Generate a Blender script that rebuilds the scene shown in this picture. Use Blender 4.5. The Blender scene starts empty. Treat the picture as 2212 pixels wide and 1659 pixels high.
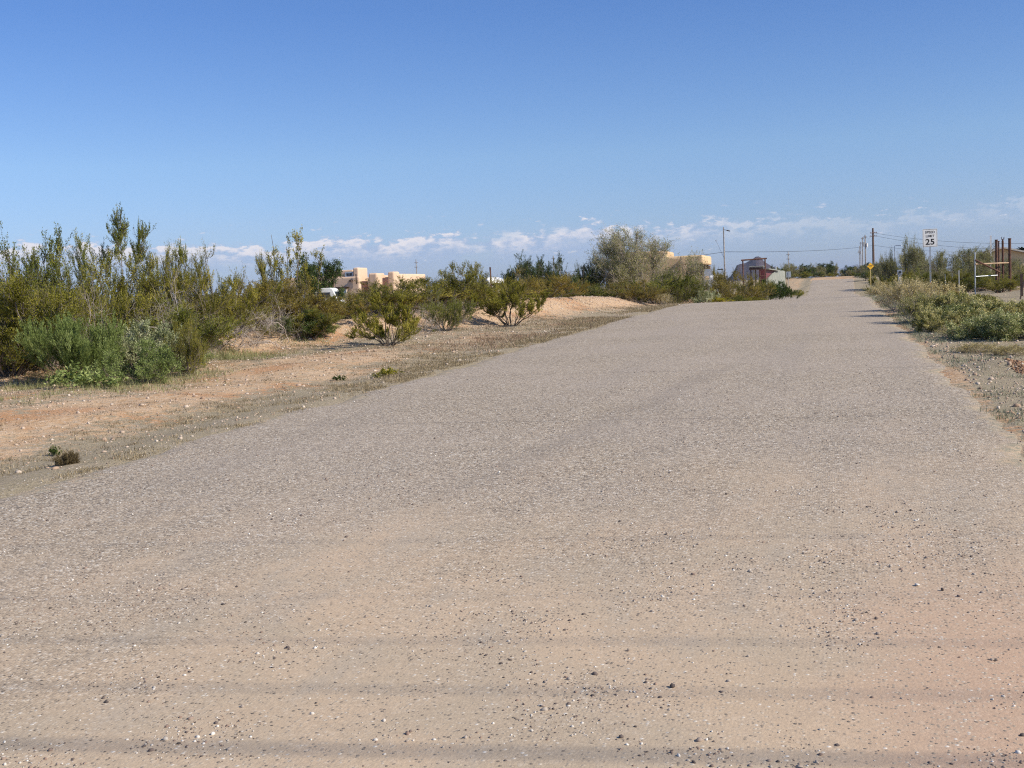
import bpy, math, random
import numpy as np
from mathutils import Matrix, Vector

S = bpy.context.scene
COL = S.collection
rad = math.radians
# ------------------------------------------------------------------ camera
FPX, CX, CY = 2500.0, 1106.0, 829.5          # focal length and centre in units of a 2212 px wide frame
YAW, PITCH, ROLL = rad(15.7), rad(4.5), rad(2.5)
EYE = np.array([0.0, 0.0, 1.6])
Fw = np.array([-math.sin(YAW)*math.cos(PITCH), math.cos(YAW)*math.cos(PITCH), -math.sin(PITCH)])
R0 = np.array([math.cos(YAW), math.sin(YAW), 0.0]); U0 = np.cross(R0, Fw)
Rt = R0*math.cos(ROLL) - U0*math.sin(ROLL); Up = U0*math.cos(ROLL) + R0*math.sin(ROLL)
cam_data = bpy.data.cameras.new('camera'); cam = bpy.data.objects.new('camera', cam_data); COL.objects.link(cam)
cam_data.sensor_width = 36.0; cam_data.lens = FPX/2212.0*36.0
cam_data.clip_start = 0.05; cam_data.clip_end = 60000
M4 = Matrix(((Rt[0], Up[0], -Fw[0], EYE[0]), (Rt[1], Up[1], -Fw[1], EYE[1]), (Rt[2], Up[2], -Fw[2], EYE[2]), (0, 0, 0, 1)))
cam.matrix_world = M4
S.camera = cam
# ------------------------------------------------------------------ light and sky
SUN_ELEV = rad(36.0)
SUN_DIR = Vector((0.985, -0.17, 0)).normalized()*math.cos(SUN_ELEV) + Vector((0, 0, math.sin(SUN_ELEV)))
sd = bpy.data.lights.new('sun', 'SUN'); sd.energy = 5.0; sd.angle = rad(0.53); sd.color = (1.0, 0.91, 0.77)
sun = bpy.data.objects.new('sun', sd); COL.objects.link(sun)
sun.rotation_euler = SUN_DIR.to_track_quat('Z', 'Y').to_euler()
S.view_settings.view_transform = 'Standard'; S.view_settings.look = 'None'
S.view_settings.exposure = 0.16; S.view_settings.gamma = 1.0; S.view_settings.use_curve_mapping = False
S.render.resolution_x = 1024; S.render.resolution_y = 768
S.render.engine = 'CYCLES'
S.cycles.use_denoising = False; S.cycles.filter_width = 1.15; S.cycles.max_bounces = 8; S.cycles.adaptive_threshold = 0.015

class NT:
    """small helper around a node tree"""
    def __init__(s, tree): s.t = tree; s.n = tree.nodes; s.l = tree.links
    def new(s, typ, **kw):
        nd = s.n.new(typ)
        for k, v in kw.items(): setattr(nd, k, v)
        return nd
    def put(s, a, b):
        if hasattr(a, 'is_output') or isinstance(a, bpy.types.NodeSocket): s.l.new(a, b)
        else: b.default_value = a
    def math(s, op, a, b=0.0, c=0.0, clamp=False):
        nd = s.new('ShaderNodeMath', operation=op, use_clamp=clamp)
        s.put(a, nd.inputs[0]); s.put(b, nd.inputs[1]); s.put(c, nd.inputs[2]); return nd.outputs[0]
    def mix(s, f, a, b, typ='MIX'):
        nd = s.new('ShaderNodeMix', data_type='RGBA', blend_type=typ)
        def c4(v): return (v[0], v[1], v[2], 1.0) if isinstance(v, (tuple, list)) else v
        s.put(f, nd.inputs[0]); s.put(c4(a), nd.inputs[6]); s.put(c4(b), nd.inputs[7]); return nd.outputs[2]
    def noise(s, vec, scale, detail=4.0, rough=0.55, dim='3D', out=0):
        nd = s.new('ShaderNodeTexNoise', noise_dimensions=dim)
        if vec is not None: s.l.new(vec, nd.inputs['Vector'])
        nd.inputs['Scale'].default_value = scale; nd.inputs['Detail'].default_value = detail
        nd.inputs['Roughness'].default_value = rough; return nd.outputs[out]
    def vor(s, vec, scale, feature='F1', dim='3D'):
        nd = s.new('ShaderNodeTexVoronoi', feature=feature, voronoi_dimensions=dim)
        s.l.new(vec, nd.inputs['Vector']); nd.inputs['Scale'].default_value = scale; return nd
    def step(s, v, lo, hi):
        nd = s.new('ShaderNodeMapRange', interpolation_type='SMOOTHSTEP')
        s.put(v, nd.inputs[0]); s.put(lo, nd.inputs[1]); s.put(hi, nd.inputs[2]); return nd.outputs[0]
    def ramp(s, v, stops, mode='LINEAR'):
        nd = s.new('ShaderNodeValToRGB'); nd.color_ramp.interpolation = mode
        e = nd.color_ramp.elements
        while len(e) < len(stops): e.new(0.5)
        for i, (p, c) in enumerate(stops): e[i].position = p; e[i].color = (c[0], c[1], c[2], 1)
        s.l.new(v, nd.inputs[0]); return nd.outputs[0]
    def mapping(s, vec, scale=(1, 1, 1), rot=(0, 0, 0), loc=(0, 0, 0)):
        nd = s.new('ShaderNodeMapping'); s.l.new(vec, nd.inputs[0])
        nd.inputs['Scale'].default_value = scale; nd.inputs['Rotation'].default_value = rot; nd.inputs['Location'].default_value = loc
        return nd.outputs[0]

world = bpy.data.worlds.new('World'); S.world = world; world.use_nodes = True
w = NT(world.node_tree); w.n.clear()
sky = w.new('ShaderNodeTexSky', sky_type='NISHITA'); sky.sun_disc = False
sky.sun_elevation = SUN_ELEV; sky.sun_rotation = math.atan2(SUN_DIR.x, SUN_DIR.y)
sky.altitude = 450; sky.air_density = 1.0; sky.dust_density = 0.35; sky.ozone_density = 2.0
bg = w.new('ShaderNodeBackground'); bg.inputs[1].default_value = 0.115
tc = w.new('ShaderNodeTexCoord'); sep = w.new('ShaderNodeSeparateXYZ'); w.l.new(tc.outputs['Generated'], sep.inputs[0])
az = w.math('MULTIPLY', w.math('ARCTAN2', sep.outputs[0], sep.outputs[1]), 57.2958)      # degrees, 0 = along the road
el = w.math('MULTIPLY', w.math('ARCSINE', sep.outputs[2]), 57.2958)
comb = w.new('ShaderNodeCombineXYZ'); w.l.new(az, comb.inputs[0]); w.l.new(el, comb.inputs[1]); cv = comb.outputs[0]
tint = w.ramp(w.math('DIVIDE', el, 30.0), [(0.0, (.52, .60, .96)), (.22, (.64, .76, 1.0)), (.45, (.49, .68, 1.03)), (1.0, (.56, .78, 1.05))])
skyc = w.mix(1.0, sky.outputs[0], tint, 'MULTIPLY'); w.l.new(skyc, bg.inputs[0])
# low band of far cumulus: a ragged upper rim, sunlit heads, lavender undersides that thin out downwards
n_rim = w.noise(w.mapping(cv, (0.20, 0.05, 1)), 1.0, 3.0)
n_puff = w.noise(w.mapping(cv, (0.75, 1.7, 1), loc=(3.1, 0, 0)), 1.0, 6.0, 0.6)
n_fine = w.noise(w.mapping(cv, (2.4, 5.5, 1), loc=(7, 2, 0)), 1.0, 5.0, 0.6)
rim = w.math('ADD', 3.12, w.math('MULTIPLY', w.math('SUBTRACT', n_rim, 0.5), 2.0))
rim = w.math('ADD', rim, w.math('MULTIPLY', w.math('SUBTRACT', n_puff, 0.5), 2.3))
rim = w.math('ADD', rim, w.math('MULTIPLY', w.math('SUBTRACT', n_fine, 0.5), 1.0))
below = w.math('SUBTRACT', rim, el)
body = w.math('MULTIPLY', w.step(below, 0.0, 0.45), w.step(el, 0.6, 2.2))
gaps = w.step(w.noise(w.mapping(cv, (0.16, 0.5, 1), loc=(11, 5, 0)), 1.0, 4.0), 0.30, 0.46)
lean = w.math('SUBTRACT', 1.0, w.math('MULTIPLY', w.step(az, -13.0, 2.0), .78))
body = w.math('MULTIPLY', w.math('MULTIPLY', body, gaps), lean)
head = w.math('MULTIPLY', w.step(below, 0.05, 0.45), w.math('SUBTRACT', 1.0, w.step(below, 0.5, 1.5)))
head = w.math('MULTIPLY', head, w.step(n_puff, 0.38, 0.56))
pf = w.noise(w.mapping(cv, (1.1, 3.0, 1), loc=(21, 4, 0)), 1.0, 5.0, 0.6)
small = w.math('MULTIPLY', w.step(pf, .60, .70), w.math('MULTIPLY', w.step(el, 1.2, 1.6), w.math('SUBTRACT', 1.0, w.step(el, 3.2, 4.4))))
small = w.math('MULTIPLY', small, .55)
cm = w.math('MAXIMUM', w.math('MULTIPLY', body, w.math('ADD', 0.62, w.math('MULTIPLY', head, 0.33)), clamp=True), small)
head = w.math('MAXIMUM', head, w.math('MULTIPLY', small, 1.5), clamp=True)
ccol = w.mix(head, (0.37, 0.46, 0.66), (0.80, 0.77, 0.80))
veil = w.math('MULTIPLY', w.step(el, 5.2, 1.8), w.math('MULTIPLY', w.step(w.noise(w.mapping(cv, (0.07, 0.45, 1), loc=(2, 9, 0)), 1.0, 5.0), 0.42, 0.72), 0.32))
bgc = w.new('ShaderNodeBackground'); w.l.new(ccol, bgc.inputs[0]); bgc.inputs[1].default_value = 1.0
bgv = w.new('ShaderNodeBackground'); bgv.inputs[0].default_value = (0.40, 0.50, 0.69, 1)
m1 = w.new('ShaderNodeMixShader'); w.l.new(veil, m1.inputs[0]); w.l.new(bg.outputs[0], m1.inputs[1]); w.l.new(bgv.outputs[0], m1.inputs[2])
m2 = w.new('ShaderNodeMixShader'); w.l.new(cm, m2.inputs[0]); w.l.new(m1.outputs[0], m2.inputs[1]); w.l.new(bgc.outputs[0], m2.inputs[2])
wo = w.new('ShaderNodeOutputWorld'); w.l.new(m2.outputs[0], wo.inputs[0])

# ------------------------------------------------------------------ terrain function
PY = np.array([-400, -30, 0, 44, 52, 60, 70, 80, 90, 108, 122, 131, 142, 165, 186, 200, 210, 224, 238, 252, 266, 300, 400, 60000], float)
PZ = np.array([-1, -.5, 0, .73, .80, .62, .26, .17, .20, .08, -.06, -.18, -.6, -1.6, -1.95, -1.35, -.65, .35, 1.35, 1.85, 2.05, 1.9, .9, 0], float)
_gy = np.arange(-400, 420, 1.0); _gz = np.interp(_gy, PY, PZ)
_k = np.exp(-0.5*(np.arange(-9, 10)/1.8)**2); _k /= _k.sum()
_gzs = np.convolve(np.pad(_gz, 9, 'edge'), _k, 'valid')
def prof(y):
    y = np.asarray(y, float)
    return np.where(y < 400, np.interp(y, _gy, _gzs), np.interp(y, PY, PZ))
def shift(y): return np.clip(np.asarray(y, float)-55.0, 0, 400)*0.0125
def sm(v, a, b):
    t = np.clip((v-a)/(b-a), 0, 1); return t*t*(3-2*t)
_rs = np.random.RandomState(5); _G = _rs.rand(256, 256)
def vnoise(x, y, s):
    x = np.asarray(x, float)/s; y = np.asarray(y, float)/s
    xi = np.floor(x).astype(int); yi = np.floor(y).astype(int); fx = x-xi; fy = y-yi
    fx = fx*fx*(3-2*fx); fy = fy*fy*(3-2*fy)
    g = lambda a, b: _G[a & 255, b & 255]
    return (g(xi, yi)*(1-fx)+g(xi+1, yi)*fx)*(1-fy)+(g(xi, yi+1)*(1-fx)+g(xi+1, yi+1)*fx)*fy
XL, XR = -6.7, 1.58
def hgt(x, y):
    x = np.asarray(x, float); y = np.asarray(y, float)
    sh = shift(y); lx = x - sh
    z = prof(y)
    out = np.maximum(XL-lx, lx-XR)                        # distance outside the carriageway
    far = sm(np.maximum(out, 0), 25, 160)
    z = z*(1-far) + far*np.interp(y, [-400, 0, 300, 60000], [0, .1, .3, 0])
    rough = sm(out, 0.3, 2.5)*(1-sm(np.hypot(x, y), 300, 900))
    z = z + rough*((vnoise(x, y, 3.1)-.5)*.16 + (vnoise(x+40, y, 1.1)-.5)*.07 + (vnoise(x, y+31, .42)-.5)*.035)
    z = z - .07*sm(out, 0.1, 1.2)*(1-sm(out, 1.6, 3.2))*(lx < 0)
    # windrow of pushed-up gravel on the left, from the wash to where it meets the road
    bx = np.interp(y, [16, 26, 36, 46, 56, 64], [-18, -15.2, -12.7, -10.9, -9.2, -8.6])
    bh = np.interp(y, [16, 26, 34, 42, 50, 56, 62], [.12, .38, .52, .60, .52, .28, 0])
    z = z + bh*np.exp(-((x-bx)/1.25)**2)
    # small spoil heaps beside the right edge
    z = z + .24*np.exp(-(((x-3.25)/.38)**2+((y-16.7)/.6)**2)) + .10*np.exp(-(((x-2.2)/.35)**2+((y-17.2)/.7)**2))
    z = z + .25*sm(lx, 5.5, 9)*(1-sm(lx, 16, 30))*sm(y, 18, 30)*(1-sm(y, 60, 80))
    return z
def H1(x, y): return float(hgt(x, y))
def ray(px, py): return Fw + Rt*(px-CX)/FPX - Up*(py-CY)/FPX
def at(px, py, d):
    p = EYE + ray(px, py)*d; return p
def on_ground(px, py):
    v = ray(px, py); t = 2.0
    for _ in range(4000):
        p = EYE+v*t
        if p[2] <= H1(p[0], p[1]): break
        t += 0.05
    return p[0], p[1]
def spot(px, d, py=610):
    p = at(px, py, d); return float(p[0]), float(p[1]), H1(p[0], p[1])

# ------------------------------------------------------------------ object helpers
def props(o, label=None, cat=None, group=None, kind=None):
    if label: o['label'] = label
    if cat: o['category'] = cat
    if group: o['group'] = group
    if kind: o['kind'] = kind
    return o
def empty(name, loc, rz=0.0, **kw):
    o = bpy.data.objects.new(name, None); COL.objects.link(o); o.location = loc; o.rotation_euler = (0, 0, rz)
    o.empty_display_size = 0.2
    return props(o, **kw)
def link(name, me, parent=None, mat=None):
    o = bpy.data.objects.new(name, me); COL.objects.link(o)
    if parent is not None: o.parent = parent
    if mat is not None:
        if len(me.materials) == 0: me.materials.append(mat)
        else:
            o.material_slots[0].link = 'OBJECT'; o.material_slots[0].material = mat
    return o
def mesh_np(name, V, Q, tint=None, smooth=False):
    """V (n,3), Q (m,k) faces all of k corners, tint one float per face"""
    me = bpy.data.meshes.new(name); V = np.ascontiguousarray(V, np.float32); Q = np.ascontiguousarray(Q, np.int32)
    m, k = Q.shape
    me.vertices.add(len(V)); me.vertices.foreach_set('co', V.ravel())
    me.loops.add(m*k); me.loops.foreach_set('vertex_index', Q.ravel())
    me.polygons.add(m); me.polygons.foreach_set('loop_start', np.arange(0, m*k, k, dtype=np.int32))
    me.polygons.foreach_set('loop_total', np.full(m, k, np.int32))
    if smooth: me.polygons.foreach_set('use_smooth', np.ones(m, bool))
    if tint is not None:
        a = me.attributes.new('tint', 'FLOAT', 'FACE'); a.data.foreach_set('value', np.ascontiguousarray(tint, np.float32))
    me.update(calc_edges=True); return me
class MB:
    """collects solids into one mesh"""
    def __init__(s): s.v = []; s.f = []
    def add(s, v, f):
        o = len(s.v); s.v += [tuple(p) for p in v]; s.f += [tuple(i+o for i in q) for q in f]; return s
    def box(s, c, d, rz=0.0, M=None):
        x, y, z = d[0]/2, d[1]/2, d[2]/2
        v = [Vector((a*x, b*y, e*z)) for a in (-1, 1) for b in (-1, 1) for e in (-1, 1)]
        r = Matrix.Rotation(rz, 3, 'Z') if M is None else M
        v = [r @ p + Vector(c) for p in v]
        return s.add(v, [(0, 1, 3, 2), (4, 6, 7, 5), (0, 4, 5, 1), (2, 3, 7, 6), (0, 2, 6, 4), (1, 5, 7, 3)])
    def rng(s, x0, x1, y0, y1, z0, z1): return s.box(((x0+x1)/2, (y0+y1)/2, (z0+z1)/2), (x1-x0, y1-y0, z1-z0))
    def bar(s, p, q, w, h=None):
        p = Vector(p); q = Vector(q); d = q-p; h = h or w
        M = d.to_track_quat('Z', 'Y').to_matrix()
        return s.box((p+q)/2, (w, h, d.length), M=M)
    def tube(s, pts, r, n=10, cap=True):
        pts = [Vector(p) for p in pts]; rs = r if isinstance(r, (list, tuple)) else [r]*len(pts)
        v = []; f = []
        for i, p in enumerate(pts):
            t = (pts[min(i+1, len(pts)-1)]-pts[max(i-1, 0)]).normalized()
            a = t.cross(Vector((0.31, 0.95, 0.02))).normalized(); b = t.cross(a)
            for k in range(n):
                g = 2*math.pi*k/n; v.append(p+(a*math.cos(g)+b*math.sin(g))*rs[i])
        for i in range(len(pts)-1):
            for k in range(n):
                f.append((i*n+k, i*n+(k+1) % n, (i+1)*n+(k+1) % n, (i+1)*n+k))
        if cap: f.append(tuple(range(n))[::-1]); f.append(tuple((len(pts)-1)*n+k for k in range(n)))
        return s.add(v, f)
    def prism(s, poly, y0, y1):
        """polygon in x,z extruded along y"""
        n = len(poly); v = [(x, y0, z) for x, z in poly]+[(x, y1, z) for x, z in poly]
        f = [tuple(range(n))[::-1], tuple(range(n, 2*n))]+[(i, (i+1) % n, n+(i+1) % n, n+i) for i in range(n)]
        return s.add(v, f)
    def build(s, name, mat, parent=None, bevel=0.0, smooth=False, loc=None):
        me = bpy.data.meshes.new(name); me.from_pydata(s.v, [], s.f); me.update()
        if smooth:
            for p in me.polygons: p.use_smooth = len(p.vertices) == 4
        o = link(name, me, parent, mat)
        if loc: o.location = loc
        if bevel:
            b = o.modifiers.new('bevel', 'BEVEL'); b.width = bevel; b.segments = 3; b.limit_method = 'ANGLE'
        return o

# ------------------------------------------------------------------ materials
MATS = {}
def simple(name, col, rough=0.7, metal=0.0, var=0.12, scale=6.0, bump=0.0, dirt=None):
    m = bpy.data.materials.new(name); m.use_nodes = True; t = NT(m.node_tree)
    b = t.n['Principled BSDF']; b.inputs['Roughness'].default_value = rough; b.inputs['Metallic'].default_value = metal
    tcn = t.new('ShaderNodeTexCoord'); n = t.noise(tcn.outputs['Object'], scale, 5.0)
    lo = tuple(c*(1-var) for c in col); hi = tuple(min(1, c*(1+var)) for c in col)
    c = t.mix(t.step(n, .3, .7), lo, hi)
    if dirt: c = t.mix(t.math('MULTIPLY', t.step(t.noise(tcn.outputs['Object'], scale*.35, 6.0), .48, .7), dirt[3]), c, dirt[:3])
    t.l.new(c, b.inputs['Base Color'])
    if bump:
        bp = t.new('ShaderNodeBump'); bp.inputs['Strength'].default_value = bump; bp.inputs['Distance'].default_value = 0.01
        t.l.new(t.noise(tcn.outputs['Object'], scale*6, 5.0), bp.inputs['Height']); t.l.new(bp.outputs[0], b.inputs['Normal'])
    MATS[name] = m; return m
def leafmat(name, c0, c1, c2, rough=0.55, trans=0.24):
    m = bpy.data.materials.new(name); m.use_nodes = True; t = NT(m.node_tree)
    b = t.n['Principled BSDF']; b.inputs['Roughness'].default_value = rough; b.inputs["Specular IOR Level"].default_value = 0.12
    a = t.new('ShaderNodeAttribute', attribute_name='tint'); oi = t.new('ShaderNodeObjectInfo')
    v = t.math('ADD', a.outputs['Fac'], t.math('MULTIPLY', t.math('SUBTRACT', oi.outputs['Random'], .5), .25), clamp=True)
    c = t.ramp(v, [(0.0, c0), (0.5, c1), (1.0, c2)])
    t.l.new(c, b.inputs['Base Color'])
    tr = t.new('ShaderNodeBsdfTranslucent'); t.l.new(c, tr.inputs[0])
    mx = t.new('ShaderNodeMixShader'); mx.inputs[0].default_value = trans
    t.l.new(b.outputs[0], mx.inputs[1]); t.l.new(tr.outputs[0], mx.inputs[2])
    t.l.new(mx.outputs[0], t.n['Material Output'].inputs[0]); MATS[name] = m; return m
L_OLIVE = leafmat('leaf_olive', (.10, .10, .012), (.225, .215, .028), (.44, .38, .065))
L_GREEN = leafmat('leaf_green', (.075, .09, .012), (.16, .18, .027), (.34, .32, .06))
L_DARK = leafmat('leaf_dark_green', (.03, .052, .012), (.062, .095, .02), (.15, .19, .05))
L_RUST = leafmat('leaf_rusty_olive', (.12, .10, .016), (.235, .19, .032), (.42, .32, .065))
L_BROOM = leafmat('leaf_bright_green', (.12, .16, .04), (.21, .27, .08), (.38, .43, .16))
L_GREY = leafmat('leaf_grey_green', (.17, .20, .08), (.36, .39, .20), (.72, .72, .48))
L_MESQ = leafmat('leaf_mesquite', (.14, .145, .05), (.26, .26, .10), (.44, .41, .19))
L_MESQP = leafmat('leaf_pale_mesquite', (.16, .165, .055), (.28, .28, .10), (.46, .44, .19))
L_BROWN = leafmat('leaf_dead_brown', (.07, .05, .025), (.15, .11, .05), (.28, .22, .11))
L_STRAW = leafmat('leaf_straw_yellow', (.26, .21, .08), (.50, .42, .18), (.80, .68, .38))
L_BUCK = leafmat('leaf_yellow_green', (.14, .145, .035), (.34, .33, .10), (.74, .66, .32))
L_BUCKG = leafmat('leaf_flecked_green', (.10, .13, .03), (.25, .29, .09), (.68, .66, .34))
L_YELLOW = leafmat('leaf_yellow', (.20, .20, .02), (.42, .38, .03), (.78, .64, .06))
STEM = simple('bark_grey', (.20, .165, .135), .85, var=.4, scale=9)
STEM_PALE = simple('bark_pale', (.42, .36, .31), .85, var=.35, scale=9)
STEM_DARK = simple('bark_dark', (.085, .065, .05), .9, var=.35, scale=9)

# ground
def ground_material():
    m = bpy.data.materials.new('desert_soil'); m.use_nodes = True; t = NT(m.node_tree)
    b = t.n['Principled BSDF']; b.inputs['Roughness'].default_value = .95; b.inputs['Specular IOR Level'].default_value = .1
    g = t.new('ShaderNodeNewGeometry'); P = g.outputs['Position']
    big = t.noise(P, .16, 5.0); mid = t.noise(P, .75, 6.0, .6); fine = t.noise(P, 9.0, 6.0, .65); vf = t.noise(P, 55.0, 4.0, .6)
    sand = t.mix(t.step(mid, .35, .65), (.46, .285, .15), (.55, .375, .225))
    sand = t.mix(t.step(fine, .35, .7), sand, (.62, .46, .31))
    sand = t.mix(t.math('MULTIPLY', t.step(t.noise(P, .5, 4.0), .52, .62), .65), sand, (.50, .255, .12))
    veg = t.mix(t.step(vf, .35, .65), (.24, .195, .125), (.44, .37, .255))
    at_ = t.new('ShaderNodeAttribute', attribute_name='veg')
    cover = t.math('ADD', at_.outputs['Fac'], t.math('ADD', t.math('MULTIPLY', t.math('SUBTRACT', t.noise(P, .9, 7.0, .68), .5), 1.1), t.math('MULTIPLY', t.math('SUBTRACT', t.noise(P, 6.0, 8.0, .78), .5), 1.9)))
    c = t.mix(t.step(cover, .38, .62), sand, veg)
    peb = t.vor(P, 26.0); pr = t.new('ShaderNodeSeparateColor'); t.l.new(peb.outputs['Color'], pr.inputs[0])
    dens = t.math('MULTIPLY', t.math('GREATER_THAN', pr.outputs[0], .80), t.math('LESS_THAN', peb.outputs['Distance'], .30))
    pc = t.ramp(pr.outputs[1], [(0, (.20, .15, .12)), (.45, (.50, .40, .32)), (1, (.80, .74, .68))])
    c = t.mix(t.math('MULTIPLY', dens, .85), c, pc)
    c = t.mix(t.math('MULTIPLY', t.step(vf, .56, .72), .35), c, (.17, .12, .08))
    c = t.mix(t.math('MULTIPLY', t.step(t.noise(P, 3.0, 8.0, .75), .5, .66), .45), c, (.42, .34, .26))
    t.l.new(c, b.inputs['Base Color'])
    bp = t.new('ShaderNodeBump'); bp.inputs['Strength'].default_value = .9; bp.inputs['Distance'].default_value = .03
    hh = t.math('ADD', t.math('MULTIPLY', fine, 1.0), t.math('ADD', t.math('MULTIPLY', vf, .4), t.math('MULTIPLY', dens, .35)))
    t.l.new(hh, bp.inputs['Height']); t.l.new(bp.outputs[0], b.inputs['Normal']); return m
def road_material():
    m = bpy.data.materials.new('chip_seal'); m.use_nodes = True; t = NT(m.node_tree)
    b = t.n['Principled BSDF']; b.inputs['Roughness'].default_value = .85; b.inputs['Specular IOR Level'].default_value = .25
    g = t.new('ShaderNodeNewGeometry'); P = g.outputs['Position']
    sp = t.new('ShaderNodeSeparateXYZ'); t.l.new(P, sp.inputs[0]); X, Y = sp.outputs[0], sp.outputs[1]
    # dust: blown and tracked over the near end of the seal
    dn = t.noise(P, .55, 6.0, .6); dn2 = t.noise(t.mapping(P, (1.6, .32, 1), (0, 0, rad(38))), 1.0, 5.0, .6)
    reach = t.math('ADD', t.math('MULTIPLY', t.math('SUBTRACT', 9.2, Y), .17), t.math('MULTIPLY', X, .085))
    dust = t.math('ADD', reach, t.math('ADD', t.math('MULTIPLY', t.math('SUBTRACT', dn, .5), 1.5), t.math('MULTIPLY', t.math('SUBTRACT', dn2, .5), 1.3)))
    dust = t.step(dust, -.35, 1.0)
    v1 = t.vor(P, 62.0); s1 = t.new('ShaderNodeSeparateColor'); t.l.new(v1.outputs['Color'], s1.inputs[0])
    v2 = t.vor(P, 120.0); s2 = t.new('ShaderNodeSeparateColor'); t.l.new(v2.outputs['Color'], s2.inputs[0])
    chip = t.ramp(s1.outputs[0], [(0, (.045, .036, .03)), (.17, (.22, .175, .13)), (.45, (.46, .365, .258)), (.80, (.58, .475, .345)), (.92, (.74, .66, .54)), (1, (.88, .82, .72))])
    chip2 = t.ramp(s2.outputs[0], [(0, (.13, .10, .085)), (.5, (.41, .33, .24)), (1, (.63, .53, .40))])
    seal = t.mix(.22, chip, chip2)
    gap = t.step(v1.outputs['Distance'], .48, .75)
    seal = t.mix(t.math('MULTIPLY', gap, .55), seal, (.09, .078, .068))
    wear = t.noise(t.mapping(P, (1.0, .10, 1)), 1.3, 4.0); seal = t.mix(t.math('MULTIPLY', t.step(wear, .4, .75), .25), seal, (.27, .235, .205))
    patch = t.noise(P, .35, 5.0); seal = t.mix(t.math('MULTIPLY', t.step(patch, .35, .68), .22), seal, (.50, .42, .35))
    # a slick of bleeding binder along the old wheel path
    dd = t.math('ABSOLUTE', t.math('ADD', t.math('ADD', X, 1.92), t.math('ADD', t.math('MULTIPLY', t.math('SUBTRACT', 14.0, Y), .115), t.math('MULTIPLY', t.noise(P, .8, 3.0), .35))))
    slick = t.math('MULTIPLY', t.math('SUBTRACT', 1.0, t.step(dd, .03, .30)), t.math('MULTIPLY', t.step(Y, 7.0, 9.0), t.math('SUBTRACT', 1.0, t.step(Y, 15.0, 24.0))))
    seal = t.mix(t.math('MULTIPLY', t.math('MULTIPLY', slick, t.step(t.noise(P, 2.5, 5.0, .7), .3, .6)), .30), seal, (.25, .21, .17))
    dustc = t.mix(t.step(t.noise(P, 1.2, 5.0), .35, .65), (.50, .395, .275), (.61, .455, .305))
    red = t.math('MULTIPLY', t.step(t.math('ADD', t.math('MULTIPLY', X, 1.2), t.math('MULTIPLY', t.noise(P, .9, 5.0), 1.3)), .35, 1.25), t.step(t.math('SUBTRACT', 7.5, Y), 0.0, 3.0))
    dustc = t.mix(t.math('MULTIPLY', t.step(t.noise(t.mapping(P, (2.2, .7, 1), (0, 0, rad(40))), 1.3, 5.0, .65), .5, .68), .5), dustc, (.43, .375, .30))
    dustc = t.mix(t.math('MULTIPLY', t.step(t.noise(t.mapping(P, (1, 1, 1), loc=(5, 9, 0)), .8, 5.0, .6), .52, .7), .45), dustc, (.62, .44, .28))
    dustc = t.mix(t.math('MULTIPLY', red, .85), dustc, (.57, .37, .245))
    dustc = t.mix(t.math('MULTIPLY', t.step(t.noise(P, 60.0, 4.0, .7), .3, .7), .4), dustc, (.45, .35, .25))
    keep = t.math('GREATER_THAN', s1.outputs[1], t.math('ADD', .08, t.math('MULTIPLY', dust, .66)))
    cover = t.math('MULTIPLY', dust, t.math('SUBTRACT', 1.0, t.math('MULTIPLY', keep, t.math('LESS_THAN', v1.outputs['Distance'], .42))))
    cover = t.math('MULTIPLY', t.math('POWER', cover, .7), .88)
    c = t.mix(cover, seal, dustc)
    # cross joints of the seal: thin darker lines that break up along their length
    line = None
    for (y0, sl, wd, am) in ((12.1, -.033, .022, .40), (17.5, .021, .03, .40), (25.2, .1, .05, .25), (34.0, .1, .07, .2)):
        d = t.math('ABSOLUTE', t.math('SUBTRACT', t.math('ADD', Y, t.math('MULTIPLY', X, sl)), t.math('ADD', y0, t.math('MULTIPLY', t.math('SUBTRACT', t.noise(P, 1.4, 3.0), .5), .30))))
        a = t.math('MULTIPLY', t.math('SUBTRACT', 1.0, t.step(d, wd*.2, wd*1.6)), am)
        line = a if line is None else t.math('MAXIMUM', line, a)
    line = t.math('MULTIPLY', line, t.step(t.noise(P, .9, 4.0), .3, .55))
    c = t.mix(line, c, (.12, .10, .085))
    ea = t.new('ShaderNodeAttribute', attribute_name='edge')
    ed = t.math('SUBTRACT', ea.outputs['Fac'], t.math('MULTIPLY', t.math('SUBTRACT', t.noise(P, 1.6, 7.0, .68), .40), 1.5))
    spill = t.mix(t.step(t.noise(P, 14.0, 4.0), .4, .6), (.30, .27, .19), (.50, .38, .25))
    c = t.mix(t.math('MULTIPLY', t.math('SUBTRACT', 1.0, t.step(ed, .0, .22)), .85), c, spill)
    t.l.new(c, b.inputs['Base Color'])
    bp = t.new('ShaderNodeBump'); bp.inputs['Strength'].default_value = .75; bp.inputs['Distance'].default_value = .006
    inv = t.math('MULTIPLY', t.math('SUBTRACT', .8, v1.outputs['Distance']), t.math('SUBTRACT', 1.0, t.math('MULTIPLY', cover, .93)))
    tracks = t.new('ShaderNodeTexWave', wave_type='BANDS'); t.l.new(t.mapping(P, (1, 1, 1), (0, 0, rad(-52))), tracks.inputs[0])
    tracks.inputs['Scale'].default_value = 4.5; tracks.inputs['Distortion'].default_value = 2.5; tracks.inputs['Detail'].default_value = 3
    hh = t.math('ADD', inv, t.math('MULTIPLY', t.math('MULTIPLY', tracks.outputs['Fac'], cover), t.math('MULTIPLY', t.step(t.noise(P, .5, 3.0), .45, .6), .28)))
    hh = t.math('ADD', hh, t.math('MULTIPLY', t.noise(P, 90.0, 4.0, .7), .5))
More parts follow.
